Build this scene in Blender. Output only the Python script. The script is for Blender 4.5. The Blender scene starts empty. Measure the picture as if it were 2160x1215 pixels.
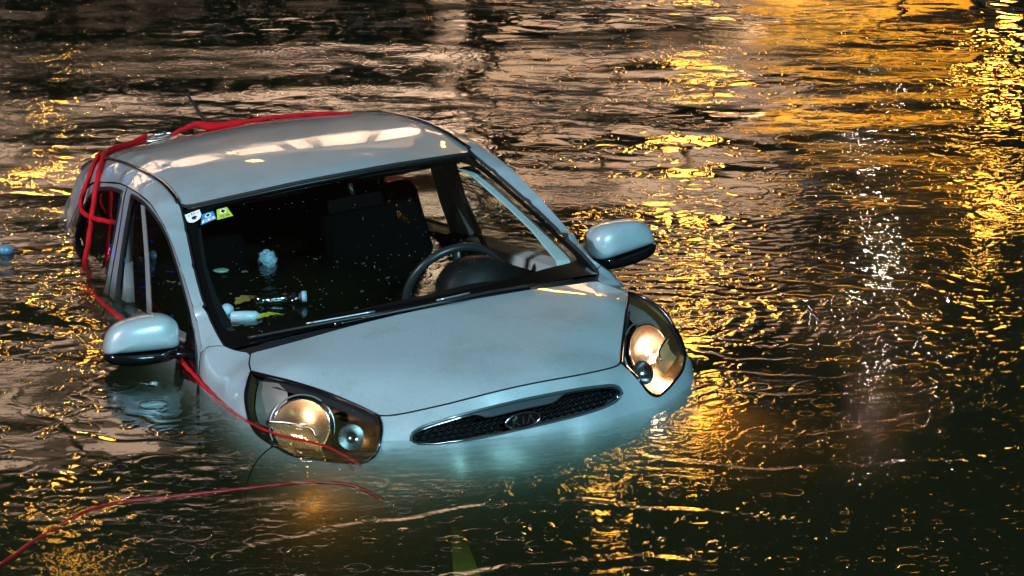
import bpy, bmesh, math, random
import numpy as np
from mathutils import Vector, Matrix
from mathutils.geometry import delaunay_2d_cdt

random.seed(7); rng = np.random.default_rng(11)
sc = bpy.context.scene
COL = sc.collection
R_ = math.radians

# ------------------------------------------------------------------ camera
CAM_H, CAM_PITCH, FOC = 2.8249, 15.0198, 6302.0          # metres above the water, degrees down, focal length in 2160-px units
cam = bpy.data.cameras.new('camera'); camo = bpy.data.objects.new('camera', cam); COL.objects.link(camo)
camo.location = (0, 0, CAM_H); camo.rotation_euler = (R_(90 - CAM_PITCH), 0, 0)
cam.sensor_width = 36; cam.lens = FOC / 2160 * 36; cam.clip_start = 0.1; cam.clip_end = 500
sc.camera = camo

# ------------------------------------------------------------------ sky
w = bpy.data.worlds.new('World'); sc.world = w; w.use_nodes = True
nt = w.node_tree; bg = nt.nodes['Background']
sky = nt.nodes.new('ShaderNodeTexSky'); sky.sky_type = 'NISHITA'; sky.sun_disc = False
sky.sun_elevation = R_(1.0); sky.sun_rotation = R_(200)
mx = nt.nodes.new('ShaderNodeMix'); mx.data_type = 'RGBA'; mx.inputs[0].default_value = 0.9
nt.links.new(sky.outputs[0], mx.inputs[6]); mx.inputs[7].default_value = (0.75, 0.55, 0.42, 1)   # night cloud lit by the town
nt.links.new(mx.outputs[2], bg.inputs[0]); bg.inputs[1].default_value = 0.028

# ------------------------------------------------------------------ rescue floodlight on the near bank (behind the camera)
def area(name, loc, target, power, size, col):
    l = bpy.data.lights.new(name, 'AREA'); l.energy = power; l.shape = 'DISK'; l.size = size; l.color = col
    o = bpy.data.objects.new(name, l); COL.objects.link(o); o.location = loc
    o.rotation_euler = (Vector(target) - Vector(loc)).to_track_quat('-Z', 'Y').to_euler(); return o
area('rescue_floodlight', (3.6, -3.0, 6.4), (0.3, 9.2, 0.2), 2950, 0.45, (0.41, 0.82, 1.0))
area('bank_lamp', (-9.5, 5.0, 5.0), (-1.4, 11.0, 0.6), 1150, 0.6, (0.90, 0.88, 1.0))
sc.view_settings.view_transform = 'Standard'; sc.view_settings.look = 'None'
sc.view_settings.exposure = 0; sc.view_settings.gamma = 1
sc.cycles.use_denoising = True
sc.cycles.max_bounces = 14; sc.cycles.transparent_max_bounces = 24; sc.cycles.volume_bounces = 1
sc.cycles.glossy_bounces = 5; sc.cycles.diffuse_bounces = 3; sc.cycles.transmission_bounces = 6
sc.cycles.sample_clamp_indirect = 6; sc.cycles.caustics_reflective = False; sc.cycles.caustics_refractive = False

# ------------------------------------------------------------------ materials
def mat(name, col=(0.5, 0.5, 0.5), rough=0.5, metal=0.0, coat=0.0, emit=None, estr=0.0, spec=0.5, noise=0.0, nscale=30, bump=0.0, coat_rough=0.03):
    m = bpy.data.materials.new(name); m.use_nodes = True; n = m.node_tree; b = n.nodes['Principled BSDF']
    b.inputs['Base Color'].default_value = (*col, 1); b.inputs['Roughness'].default_value = rough
    b.inputs['Metallic'].default_value = metal; b.inputs['Coat Weight'].default_value = coat; b.inputs['Coat Roughness'].default_value = coat_rough
    b.inputs['Specular IOR Level'].default_value = spec
    if emit: b.inputs['Emission Color'].default_value = (*emit, 1); b.inputs['Emission Strength'].default_value = estr
    if noise or bump:
        tc = n.nodes.new('ShaderNodeTexCoord'); t = n.nodes.new('ShaderNodeTexNoise'); t.inputs['Scale'].default_value = nscale; t.inputs['Detail'].default_value = 6
        n.links.new(tc.outputs['Object'], t.inputs['Vector'])
        if noise:
            r = n.nodes.new('ShaderNodeMix'); r.data_type = 'RGBA'
            r.inputs[6].default_value = (*[c * (1 - noise) for c in col], 1); r.inputs[7].default_value = (*[min(1, c * (1 + noise)) for c in col], 1)
            n.links.new(t.outputs['Fac'], r.inputs[0]); n.links.new(r.outputs[2], b.inputs['Base Color'])
        if bump:
            bm_ = n.nodes.new('ShaderNodeBump'); bm_.inputs['Strength'].default_value = 1; bm_.inputs['Distance'].default_value = bump
            n.links.new(t.outputs['Fac'], bm_.inputs['Height']); n.links.new(bm_.outputs['Normal'], b.inputs['Normal'])
    return m

def schlick(n, r0, normal=None):
    lw = n.nodes.new('ShaderNodeLayerWeight'); lw.inputs['Blend'].default_value = 0.5
    if normal is not None: n.links.new(normal, lw.inputs['Normal'])
    pw = n.nodes.new('ShaderNodeMath'); pw.operation = 'POWER'; pw.inputs[1].default_value = 5; n.links.new(lw.outputs['Facing'], pw.inputs[0])
    ma = n.nodes.new('ShaderNodeMath'); ma.operation = 'MULTIPLY_ADD'; ma.inputs[1].default_value = 1 - r0; ma.inputs[2].default_value = r0; n.links.new(pw.outputs[0], ma.inputs[0])
    return ma.outputs[0]
def glass_mat(name, tint, rough=0.0, droplets=0.0, ior=1.45):
    m = bpy.data.materials.new(name); m.use_nodes = True; n = m.node_tree; n.nodes.clear()
    o = n.nodes.new('ShaderNodeOutputMaterial'); t = n.nodes.new('ShaderNodeBsdfTransparent'); g = n.nodes.new('ShaderNodeBsdfGlossy')
    t.inputs[0].default_value = (*tint, 1); g.inputs['Roughness'].default_value = rough
    mx = n.nodes.new('ShaderNodeMixShader')
    n.links.new(schlick(n, ((ior - 1) / (ior + 1)) ** 2 * 1.6), mx.inputs[0]); n.links.new(t.outputs[0], mx.inputs[1]); n.links.new(g.outputs[0], mx.inputs[2]); n.links.new(mx.outputs[0], o.inputs[0])
    if droplets:
        tc = n.nodes.new('ShaderNodeTexCoord'); v = n.nodes.new('ShaderNodeTexVoronoi'); v.inputs['Scale'].default_value = droplets; v.inputs['Randomness'].default_value = 1
        n.links.new(tc.outputs['Object'], v.inputs['Vector'])
        mr = n.nodes.new('ShaderNodeMapRange'); mr.inputs[1].default_value = 0.0; mr.inputs[2].default_value = 0.22; mr.inputs[3].default_value = 1; mr.inputs[4].default_value = 0
        n.links.new(v.outputs['Distance'], mr.inputs[0])
        bp = n.nodes.new('ShaderNodeBump'); bp.inputs['Strength'].default_value = 0.9; bp.inputs['Distance'].default_value = 0.004
        n.links.new(mr.outputs[0], bp.inputs['Height']); n.links.new(bp.outputs[0], g.inputs['Normal'])
    return m

def paint_mat():
    m = mat('silver_paint', (0.34, 0.41, 0.43), 0.34, 0.15, 1.0, coat_rough=0.03)
    n = m.node_tree; b = n.nodes['Principled BSDF']
    tc = n.nodes.new('ShaderNodeTexCoord')
    fl = n.nodes.new('ShaderNodeTexNoise'); fl.inputs['Scale'].default_value = 900; fl.inputs['Detail'].default_value = 1
    n.links.new(tc.outputs['Object'], fl.inputs['Vector'])
    mr = n.nodes.new('ShaderNodeMapRange'); mr.inputs[1].default_value = 0.3; mr.inputs[2].default_value = 0.7; mr.inputs[3].default_value = 0.68; mr.inputs[4].default_value = 1.28
    n.links.new(fl.outputs['Fac'], mr.inputs[0])
    # road grime and dried mud film
    gr = n.nodes.new('ShaderNodeTexNoise'); gr.inputs['Scale'].default_value = 5; gr.inputs['Detail'].default_value = 9; gr.inputs['Roughness'].default_value = 0.68
    n.links.new(tc.outputs['Object'], gr.inputs['Vector'])
    gm = n.nodes.new('ShaderNodeMapRange'); gm.inputs[1].default_value = 0.50; gm.inputs[2].default_value = 0.80; gm.inputs[3].default_value = 0; gm.inputs[4].default_value = 0.6
    n.links.new(gr.outputs['Fac'], gm.inputs[0])
    c = n.nodes.new('ShaderNodeMix'); c.data_type = 'RGBA'; c.inputs[6].default_value = (0.34, 0.41, 0.43, 1); c.inputs[7].default_value = (0.22, 0.26, 0.26, 1)
    n.links.new(gm.outputs[0], c.inputs[0])
    mul = n.nodes.new('ShaderNodeMix'); mul.data_type = 'RGBA'; mul.blend_type = 'MULTIPLY'; mul.inputs[0].default_value = 1
    n.links.new(c.outputs[2], mul.inputs[6]); n.links.new(mr.outputs[0], mul.inputs[7]); n.links.new(mul.outputs[2], b.inputs['Base Color'])
    # tiny beads of rain on the paint
    v = n.nodes.new('ShaderNodeTexVoronoi'); v.inputs['Scale'].default_value = 95
    n.links.new(tc.outputs['Object'], v.inputs['Vector'])
    d = n.nodes.new('ShaderNodeMapRange'); d.inputs[1].default_value = 0; d.inputs[2].default_value = 0.16; d.inputs[3].default_value = 1; d.inputs[4].default_value = 0
    n.links.new(v.outputs['Distance'], d.inputs[0])
    bp = n.nodes.new('ShaderNodeBump'); bp.inputs['Strength'].default_value = 0.5; bp.inputs['Distance'].default_value = 0.0016
    n.links.new(d.outputs[0], bp.inputs['Height']); n.links.new(bp.outputs[0], b.inputs['Coat Normal'])
    return m

M = {}
M['paint'] = paint_mat()
M['black'] = mat('black_plastic', (0.012, 0.012, 0.013), 0.38, noise=0.3)
M['gloss_black'] = mat('gloss_black', (0.004, 0.004, 0.005), 0.12, coat=0.5)
M['frit'] = mat('black_frit', (0.002, 0.002, 0.0025), 0.35)
M['rubber'] = mat('rubber', (0.008, 0.008, 0.008), 0.45)
M['shell'] = mat('dark_inner_shell', (0.006, 0.006, 0.006), 0.8)
M['chrome'] = mat('chrome', (0.75, 0.77, 0.78), 0.12, 1.0)
M['panel_grey'] = mat('dark_grey_panel', (0.045, 0.055, 0.06), 0.25, coat=.5)
M['satin'] = mat('satin_silver', (0.42, 0.46, 0.48), 0.3, 0.8)
M['reflector'] = mat('lamp_reflector', (0.52, 0.44, 0.37), 0.26, 1.0)
M['ribbed'] = mat('amber_tinted_reflector', (0.95, 0.66, 0.36), 0.30, 0.75)
M['soft_chrome'] = mat('soft_chrome', (.50, .52, .53), .2, 1.0)
M['plate'] = mat('lamp_side_plate', (.30, .26, .22), .4, .5)
M['bezel'] = mat('lamp_bezel', (0.24, 0.14, 0.055), 0.2, 0.7)
M['glass'] = glass_mat('window_glass', (0.84, 0.90, 0.88), 0.0, 260)
M['sideglass'] = glass_mat('tinted_side_glass', (0.80, 0.85, 0.84), 0.0)
M['rearglass'] = glass_mat('privacy_glass', (0.10, 0.11, 0.11), 0.0)
M['lens'] = glass_mat('lamp_lens', (0.93, 0.93, 0.93), 0.0, 170)
M['trim'] = mat('grey_cabin_trim', (0.58, 0.62, 0.61), 0.65, noise=0.15, nscale=60, bump=0.001)
M['dark_trim'] = mat('dark_cabin_trim', (0.006, 0.0055, 0.005), 0.55, spec=.25, noise=0.3, bump=0.0008)
M['seat'] = mat('dark_seat_cloth', (0.003, 0.003, 0.003), 0.95, spec=.02, noise=0.3, nscale=80, bump=0.001)
M['headliner'] = mat('headliner', (0.10, 0.11, 0.11), 0.8)
M['leather'] = mat('steering_wheel_leather', (0.02, 0.024, 0.026), 0.35)
M['belt'] = mat('grey_belt_webbing', (0.50, 0.53, 0.53), 0.6, noise=0.1, nscale=200)
M['tyre'] = mat('tyre_rubber', (0.015, 0.015, 0.015), 0.8)
M['bulb'] = mat('lit_bulb', (1, 0.9, 0.8), 0.4, emit=(1.0, 0.70, 0.44), estr=45)
M['bulb_dim'] = mat('dim_bulb', (1, 0.9, 0.8), 0.4, emit=(1.0, 0.75, 0.5), estr=3)
M['fog'] = mat('lit_amber_lamp', (1, 0.5, 0.2), 0.4, emit=(1.0, 0.33, 0.07), estr=0.2)

# ------------------------------------------------------------------ helpers
def link(o, parent=None, loc=None):
    COL.objects.link(o)
    if parent is not None: o.parent = parent
    if loc is not None: o.location = loc
    return o
def mesh_obj(name, verts, faces, m, parent=None, smooth=True, loc=None, sharp=None):
    me = bpy.data.meshes.new(name); me.from_pydata([tuple(v) for v in verts], [], [tuple(f) for f in faces]); me.update()
    if smooth: me.polygons.foreach_set('use_smooth', [True] * len(me.polygons))
    if sharp is not None and smooth: me.set_sharp_from_angle(angle=R_(sharp))
    for mm in (m if isinstance(m, (list, tuple)) else [m]): me.materials.append(mm)
    return link(bpy.data.objects.new(name, me), parent, loc)
def tag(o, label=None, cat=None, group=None, kind=None):
    if label: o['label'] = label
    if cat: o['category'] = cat
    if group: o['group'] = group
    if kind: o['kind'] = kind
    return o
def empty(name, loc=(0, 0, 0)):
    o = bpy.data.objects.new(name, None); o.empty_display_size = 0.1; COL.objects.link(o); o.location = loc; return o
def spline(pts, n=8, closed=False):
    P = [np.array(p, float) for p in pts]; N = len(P); out = []
    for i in range(N if closed else N - 1):
        g = lambda k: P[k % N] if closed else P[min(max(k, 0), N - 1)]
        a, b, c, d = g(i - 1), g(i), g(i + 1), g(i + 2)
        for k in range(n):
            t = k / n
            out.append(0.5 * (2 * b + (c - a) * t + (2 * a - 5 * b + 4 * c - d) * t * t + (3 * b - a - 3 * c + d) * t ** 3))
    if not closed: out.append(P[-1])
    return out
def resample(pts, step, closed=False):
    P = [np.array(p, float) for p in pts]
    if closed: P = P + [P[0]]
    L = [0]
    for a, b in zip(P[:-1], P[1:]): L.append(L[-1] + float(np.linalg.norm(b - a)))
    n = max(3, int(round(L[-1] / step))); P = np.array(P); T = np.linspace(0, L[-1], n + 1)
    out = np.stack([np.interp(T, L, P[:, k]) for k in range(P.shape[1])], 1)
    return list(out[:-1] if closed else out)
def tube(name, pts, r, m, parent=None, seg=8, closed=False, step=None, caps=True, flat=1.0, twist=None, smooth=True):
    P = pts if step is None else resample(spline(pts, 8, closed), step, closed)
    P = [Vector(p) for p in P]; N = len(P); V = []; F = []
    up = Vector((0.13, 0.2, 0.97)).normalized(); prev = None
    for i in range(N):
        t = (P[(i + 1) % N] - P[i - 1]) if closed else (P[min(i + 1, N - 1)] - P[max(i - 1, 0)])
        t.normalize()
        if prev is None: a = t.cross(up).normalized()
        else: a = (prev - t * prev.dot(t)).normalized()
        prev = a; b = t.cross(a).normalized()
        rr = r[i] if isinstance(r, (list, tuple, np.ndarray)) else r
        for k in range(seg):
            th = 2 * math.pi * k / seg
            q = rr
            if twist: q = rr * (1 + 0.17 * math.cos(3 * th + i * twist))
            V.append(P[i] + a * math.cos(th) * q + b * math.sin(th) * q * flat)
    for i in range(N if closed else N - 1):
        j = (i + 1) % N
        for k in range(seg): F.append((i * seg + k, i * seg + (k + 1) % seg, j * seg + (k + 1) % seg, j * seg + k))
    if caps and not closed:
        F.append(tuple(range(seg))[::-1]); F.append(tuple((N - 1) * seg + k for k in range(seg)))
    return mesh_obj(name, V, F, m, parent, smooth)
def rbox(name, size, m, parent=None, loc=(0, 0, 0), bev=0.01, rot=None, seg=3, taper=None):
    bm = bmesh.new(); bmesh.ops.create_cube(bm, size=1)
    for v in bm.verts:
        if taper and v.co.z > 0: v.co.x *= taper[0]; v.co.y *= taper[1]
        v.co = Vector((v.co.x * size[0], v.co.y * size[1], v.co.z * size[2]))
    bmesh.ops.bevel(bm, geom=list(bm.edges), offset=bev, segments=seg, affect='EDGES', profile=0.6)
    for f in bm.faces: f.smooth = True
    me = bpy.data.meshes.new(name); bm.to_mesh(me); bm.free(); me.materials.append(m)
    o = link(bpy.data.objects.new(name, me), parent, loc)
    if rot is not None: o.rotation_euler = rot
    return o

def tps_fit(X, h):
    N = len(X); d2 = ((X[:, None] - X[None]) ** 2).sum(-1); K = 0.5 * d2 * np.log(d2 + 1e-12)
    Pm = np.concatenate([np.ones((N, 1)), X], 1)
    A = np.zeros((N + 3, N + 3)); A[:N, :N] = K + np.eye(N) * 1e-7; A[:N, N:] = Pm; A[N:, :N] = Pm.T
    sol = np.linalg.solve(A, np.concatenate([h, np.zeros(3)])); w_, a_ = sol[:N], sol[N:]
    def f(Y):
        Y = np.atleast_2d(Y); d2 = ((Y[:, None] - X[None]) ** 2).sum(-1)
        return 0.5 * (d2 * np.log(d2 + 1e-12)) @ w_ + a_[0] + Y @ a_[1:]
    return f
def inside(p, poly):
    x, y = p; c = False; n = len(poly)
    for i in range(n):
        x1, y1 = poly[i]; x2, y2 = poly[i - 1]
        if (y1 > y) != (y2 > y) and x < (x2 - x1) * (y - y1) / (y2 - y1) + x1: c = not c
    return c
def C3(p): return np.array([-p[0], p[1], p[2]], float)      # (distance behind nose, left, up) -> car axes

def patch(name, outline, guides, n, m, parent, step=0.03, gap=0.0025, rim=0.012, holes=(), mirror=False, fit_only=False, offset=0.0, fitpts=None, side=1):
    """smooth sheet through a closed 3D outline and guide points; n = rough outward normal (car axes)"""
    s_ = -1 if mirror else 1
    fl = lambda L: [np.array([p[0], p[1] * s_, p[2]]) for p in L]
    O = fl([C3(p) for p in outline]); G = fl([C3(p) for p in guides]); Hs = [fl([C3(p) for p in h]) for h in holes]
    n = np.array([n[0], n[1] * s_, n[2]], float); n /= np.linalg.norm(n)
    e1 = np.cross([0, 0, 1], n) if abs(n[2]) < 0.9 else np.cross([0, 1, 0], n); e1 /= np.linalg.norm(e1); e2 = np.cross(n, e1)
    B = np.stack([e1, e2], 1)
    Od = resample(O, step, True)
    src = resample(O, step * 1.5, True) if fitpts is None else fl([C3(p) for p in fitpts])
    fitP = np.array(src + G); f = tps_fit(fitP @ B, fitP @ n)
    O2 = np.array(Od) @ B
    def shrink(P2, g):
        P2 = np.array(P2); area_ = 0.5 * np.sum(P2[:, 0] * np.roll(P2[:, 1], -1) - np.roll(P2[:, 0], -1) * P2[:, 1])
        t = np.roll(P2, -1, 0) - np.roll(P2, 1, 0); t /= np.linalg.norm(t, axis=1)[:, None] + 1e-12
        nn = np.stack([-t[:, 1], t[:, 0]], 1) * (1 if area_ > 0 else -1)
        return P2 + nn * g
    O2 = shrink(O2, gap)
    H2 = [shrink(np.array(resample(h, step * 0.7, True)) @ B, -gap) for h in Hs]
    mn, mx_ = O2.min(0), O2.max(0); pts = [tuple(p) for p in O2]; edges = [(i, (i + 1) % len(O2)) for i in range(len(O2))]
    for h in H2:
        b0 = len(pts); pts += [tuple(p) for p in h]; edges += [(b0 + i, b0 + (i + 1) % len(h)) for i in range(len(h))]
    bpts = np.array(pts)
    for i, x in enumerate(np.arange(mn[0], mx_[0], step)):
        for y in np.arange(mn[1] + (step * .5 if i % 2 else 0), mx_[1], step):
            if ((bpts - (x, y)) ** 2).sum(1).min() > (step * 0.55) ** 2 and inside((x, y), O2) and not any(inside((x, y), h) for h in H2): pts.append((x, y))
    vo, _, fo, *_ = delaunay_2d_cdt([Vector(p) for p in pts], edges, [], 0, 1e-6)
    V2 = np.array([tuple(v) for v in vo]); faces = []
    for fc in fo:
        c = V2[list(fc)].mean(0)
        if inside(c, O2) and not any(inside(c, h) for h in H2): faces.append(list(fc))
    Hh = f(V2) + offset
    V = V2 @ B.T + Hh[:, None] * n
    # consistent winding facing n
    out = []
    for fc in faces:
        a, b, c = V[fc[0]], V[fc[1]], V[fc[2]]
        out.append(fc if np.dot(np.cross(b - a, c - a), n) > 0 else fc[::-1])
    faces = out; V = list(V); nface = len(faces)
    if rim:
        ec = {}
        for fc in faces:
            for i in range(len(fc)):
                a, b = fc[i], fc[(i + 1) % len(fc)]; ec[(a, b)] = 1
        be = [(a, b) for (a, b) in ec if (b, a) not in ec]; mp = {}; mp2 = {}
        for a, b in be:
            for k in (a, b):
                if k not in mp:
                    mp[k] = len(V); V.append(V[k]); mp2[k] = len(V); V.append(V[k] - n * rim)
            faces.append([mp[b], mp[a], mp2[a], mp2[b]])
    o = mesh_obj(name, V, faces, [m, M['shell']] if rim else m, parent)  # rim faces coloured near black, standing in for shade in the panel gaps
    if rim:
        idx = np.zeros(len(faces), np.int32); idx[nface:] = 1; o.data.polygons.foreach_set('material_index', idx)
    if fit_only: return o, lambda P: None
    return o

# ------------------------------------------------------------------ car root: pose of the floating car
CAR_M = Matrix(((0.3707, 0.9184, -0.1385, 0.1305), (-0.9186, 0.3845, 0.0910, 8.7480), (0.1368, 0.0935, 0.9862, -0.6131), (0, 0, 0, 1)))
q = CAR_M.to_3x3().to_quaternion()
car = bpy.data.objects.new('hatchback_car', None); COL.objects.link(car)
car.rotation_mode = 'QUATERNION'; car.rotation_quaternion = q; car.location = CAR_M.translation
CARW = Matrix.Translation(CAR_M.translation) @ q.to_matrix().to_4x4()
tag(car, 'silver five-door hatchback car half sunk in the dark water with its headlights on', 'car')
def cw(p): return CARW @ Vector((-p[0], p[1], p[2]))       # car measure -> world

def yb(s): return .715 - .03 * max(0, (1.3 - s)) ** 1.5 - .05 * max(0, s - 2.2) ** 1.5
def ys(s, z):
    if z > .93: return yb(s) - .24 * (z - .93) - .35 * max(0, z - 1.33)
    t = .93 - z; k = .56 * t if t < .06 else .0336 + .30 * (t - .06) if t < .18 else .0696 + .1 * (t - .18)
    return yb(s) + min(k, .09)
def SD(s, z, off=0.0): return (s, ys(s, z) + off, z)

# ---- key curves (positive y side)
WSIDE = [(1.63, .55, 1.303), (1.503, .577, 1.239), (1.375, .606, 1.169), (1.244, .634, 1.097), (1.109, .657, 1.023), (.986, .670, .967), (.885, .673, .921)]
WTOP = [(1.455, 0, 1.336), (1.468, .15, 1.334), (1.500, .30, 1.326), (1.550, .44, 1.315), (1.600, .53, 1.305)]
WBASE = [(.84, .645, .914), (.79, .55, .925), (.755, .40, .938), (.735, .20, .946), (.73, 0, .949)]        # windscreen lower edge
HREAR = [(.66, 0, .947), (.665, .15, .945), (.68, .30, .937), (.705, .45, .922), (.735, .55, .910), (.772, .617, .900)]
LTOP = [(.631, .665, .866), (.550, .628, .854), (.47, .584, .839), (.347, .517, .808), (.249, .46, .772), (.168, .415, .738)]
HFRONT = [(.168, .415, .738), (.132, .385, .738), (.108, .341, .740), (.055, .220, .752), (.030, .09, .762), (.028, 0, .764)]
LREAR = [(.631, .665, .866), (.575, .694, .851), (.525, .722, .82), (.485, .737, .785), (.45, .742, .745), (.40, .737, .71), (.33, .712, .681)]
LBOT = [(.33, .712, .681), (.27, .668, .648), (.195, .600, .632), (.152, .552, .621), (.113, .502, .617), (.09, .463, .640), (.10, .435, .69), (.13, .420, .72), (.168, .415, .738)]
SHUT = [SD(*p) for p in [(3.174, 1.069), (3.03, 1.16), (2.87, 1.242), (2.741, 1.301), (2.62, 1.325), (2.471, 1.336), (2.217, 1.35), (1.946, 1.337), (1.754, 1.315), (1.616, 1.275), (1.512, 1.239), (1.377, 1.173), (1.315, 1.139), (1.193, 1.064), (1.08, .985), (.99, .915)]]
GUT = [(1.644, .551, 1.310), (1.706, .545, 1.330), (1.876, .540, 1.366), (2.142, .541, 1.392), (2.5, .538, 1.400), (2.8, .530, 1.383), (3.05, .520, 1.350), (3.22, .510, 1.315)]
mir = lambda L: [(p[0], -p[1], p[2]) for p in L]

def smooth_poly(segs, n=6):
    out = []
    for sgm in segs:
        c = spline(sgm, n); out += c[:-1]
    return out

# ---- hood
half = smooth_poly([HREAR, [HREAR[-1], (.71, .645, .882), LTOP[0]], LTOP, HFRONT])
outl = half + [np.array([p[0], -p[1], p[2]]) for p in half[::-1]][1:-1]
Hg = [(.5, y, z) for y, z in ((0, .906), (.25, .899), (.45, .880), (.57, .865))] + [(.3, y, z) for y, z in ((0, .855), (.22, .848), (.38, .828))] + [(.14, y, z) for y, z in ((0, .808), (.2, .800))] + [(.07, 0, .787), (.075, .15, .781)]
Hg = Hg + [(p[0], -p[1], p[2]) for p in Hg if p[1] > 0]
hood = patch('hood', outl, Hg, (.35, 0, 1), M['paint'], car, step=.028, gap=.0032)
patch('engine_bay_cover', outl, Hg, (.35, 0, 1), M['shell'], car, step=.08, gap=-.01, rim=0, offset=-.03)

# ---- front bumper with grille opening
GR = [(.060, .357, .664), (.062, .349, .684), (.058, .325, .697), (.050, .280, .704), (.036, .200, .713), (.027, .100, .719), (.025, 0, .721)]
GRb = [(.025, 0, .628), (.028, .1, .628), (.034, .2, .629), (.050, .29, .634), (.060, .335, .644), (.062, .352, .655)]
gh = smooth_poly([GR]); gb = smooth_poly([GRb])
ghl = gh + [np.array(GR[-1], float)]
gfull = ghl[:]                                   # right side top, centre
gfull += [np.array([p[0], -p[1], p[2]]) for p in gh[::-1]]
gfull += [np.array([p[0], -p[1], p[2]]) for p in (gb + [np.array(GRb[-1], float)])[::-1]]
gfull += [np.array(p) for p in gb[1:]] + [np.array(GRb[-1], float)]
BSIDE = [(.33, .712, .681), (.365, .742, .655), (.41, .768, .61), (.47, .785, .54), (.50, .79, .47)]
BLOW = [(.50, .79, .47), (.42, .775, .42), (.36, .745, .34), (.33, .72, .24), (.2, .60, .19), (.08, .38, .17), (.05, .15, .16), (.05, 0, .16)]
half = smooth_poly([HFRONT[::-1], [np.array(p) for p in LBOT[::-1]], BSIDE, BLOW])
outl = half + [np.array([p[0], -p[1], p[2]]) for p in half[::-1]][0:0] + [np.array(BLOW[-1], float)] + [np.array([p[0], -p[1], p[2]]) for p in half[::-1]][:-1]
Bg = [(.012, 0, .735), (.024, .2, .728), (.06, .33, .715), (-.006, 0, .595), (.002, .15, .595), (.022, .3, .595), (-.022, 0, .56), (-.012, .2, .56), (.075, .43, .58), (.16, .58, .56), (.27, .69, .55), (.37, .755, .54),
      (-.035, 0, .5), (-.015, .25, .5), (.08, .5, .48), (.23, .68, .46), (-.02, 0, .36), (.02, .3, .36), (.16, .56, .33), (.085, .40, .69), (.07, .40, .63)]
Bg = Bg + [(p[0], -p[1], p[2]) for p in Bg if p[1] > 0]
patch('front_bumper', outl, Bg, (1, 0, .25), M['paint'], car, step=.026, gap=.0030, holes=[gfull])
grille = patch('grille', gfull, [(.06, y, z) for y in (-.3, -.15, 0, .15, .3) for z in (.66, .68)], (1, 0, .1), M['shell'], car, step=.03, gap=-.012, rim=0, offset=-.045)
def offs(P, d, b=0): # shift forward along +x by -s
    return [(p[0] - d, p[1], p[2]) for p in P]
ring = [C3((p[0] - .004, p[1], p[2])) for p in gfull]
tube('surround', resample(ring, .012, True), .0062, M['panel_grey'], grille, 8, True)
top_s = lambda y: float(np.interp(abs(y), [0, .1, .2, .28, .325, .349, .357], [.025, .027, .036, .05, .058, .062, .060]))
top_z = lambda y: float(np.interp(abs(y), [0, .1, .2, .28, .325, .349], [.721, .719, .713, .704, .697, .684]))
bot_z = lambda y: float(np.interp(abs(y), [0, .1, .2, .29, .335, .352], [.628, .628, .629, .634, .644, .655]))
def smo(a, b, x): t = min(1, max(0, (x - a) / (b - a))); return t * t * (3 - 2 * t)
zc = lambda y: top_z(y) - .008 - .022 * (1 - smo(.10, .16, abs(y)))
ysn = np.linspace(-.343, .343, 70)
ring2 = [np.array([-top_s(y) + .004, y, zc(y)]) for y in ysn] + [np.array([-top_s(y) + .004, y, bot_z(y) + .006]) for y in ysn[::-1]]
r2 = ring2
tube('chrome_moulding', resample(r2, .012, True), .0020, M['chrome'], grille, 8, True)
V = []; F = []
for y in ysn:
    x0_ = -top_s(y); V += [(x0_ + .001, y, top_z(y) - .002), (x0_ + .003, y, zc(y) + .001)]
for i in range(len(ysn) - 1): F.append((2 * i, 2 * i + 1, 2 * i + 3, 2 * i + 2))
mesh_obj('upper_panel', V, F, M['panel_grey'], grille)
cz = .668
# honeycomb bars
V = []; F = []
def barbox(a, b, wd, dp):
    a = np.array(a, float); b = np.array(b, float); d = b - a; L = np.linalg.norm(d); d /= L
    nx = np.array([0, -d[2], d[1]]) * wd / 2; x = np.array([dp / 2, 0, 0]); k = len(V)
    for q_ in (a, b):
        for sx, sn_ in ((-1, -1), (-1, 1), (1, 1), (1, -1)): V.append(q_ + sx * x + sn_ * nx)
    for i in range(4): F.append((k + i, k + (i + 1) % 4, k + 4 + (i + 1) % 4, k + 4 + i))
    F.append((k, k + 3, k + 2, k + 1)); F.append((k + 4, k + 5, k + 6, k + 7))
g2 = [(p[1], p[2]) for p in ring2]
rr = .0145
for i in range(-15, 16):
    for j in range(-4, 5):
        cx = i * rr * 1.75; cz_ = .668 + j * rr * 1.5 * .72 ; cx += (rr * .875 if j % 2 else 0)
        for k in range(3):
            a0 = math.pi / 6 + k * math.pi / 3; a1 = a0 + math.pi / 3
            p0 = (cx + rr * math.cos(a0), cz_ + rr * .72 * math.sin(a0)); p1 = (cx + rr * math.cos(a1), cz_ + rr * .72 * math.sin(a1))
            if inside(p0, g2) and inside(p1, g2):
                sx = lambda y: -(.030 + .25 * y * y)
                barbox((sx(p0[0]) - .012, p0[0], p0[1]), (sx(p1[0]) - .012, p1[0], p1[1]), .0035, .012)
tag(mesh_obj('honeycomb_mesh', V, F, M['gloss_black'], grille, False), kind='stuff')
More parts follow.
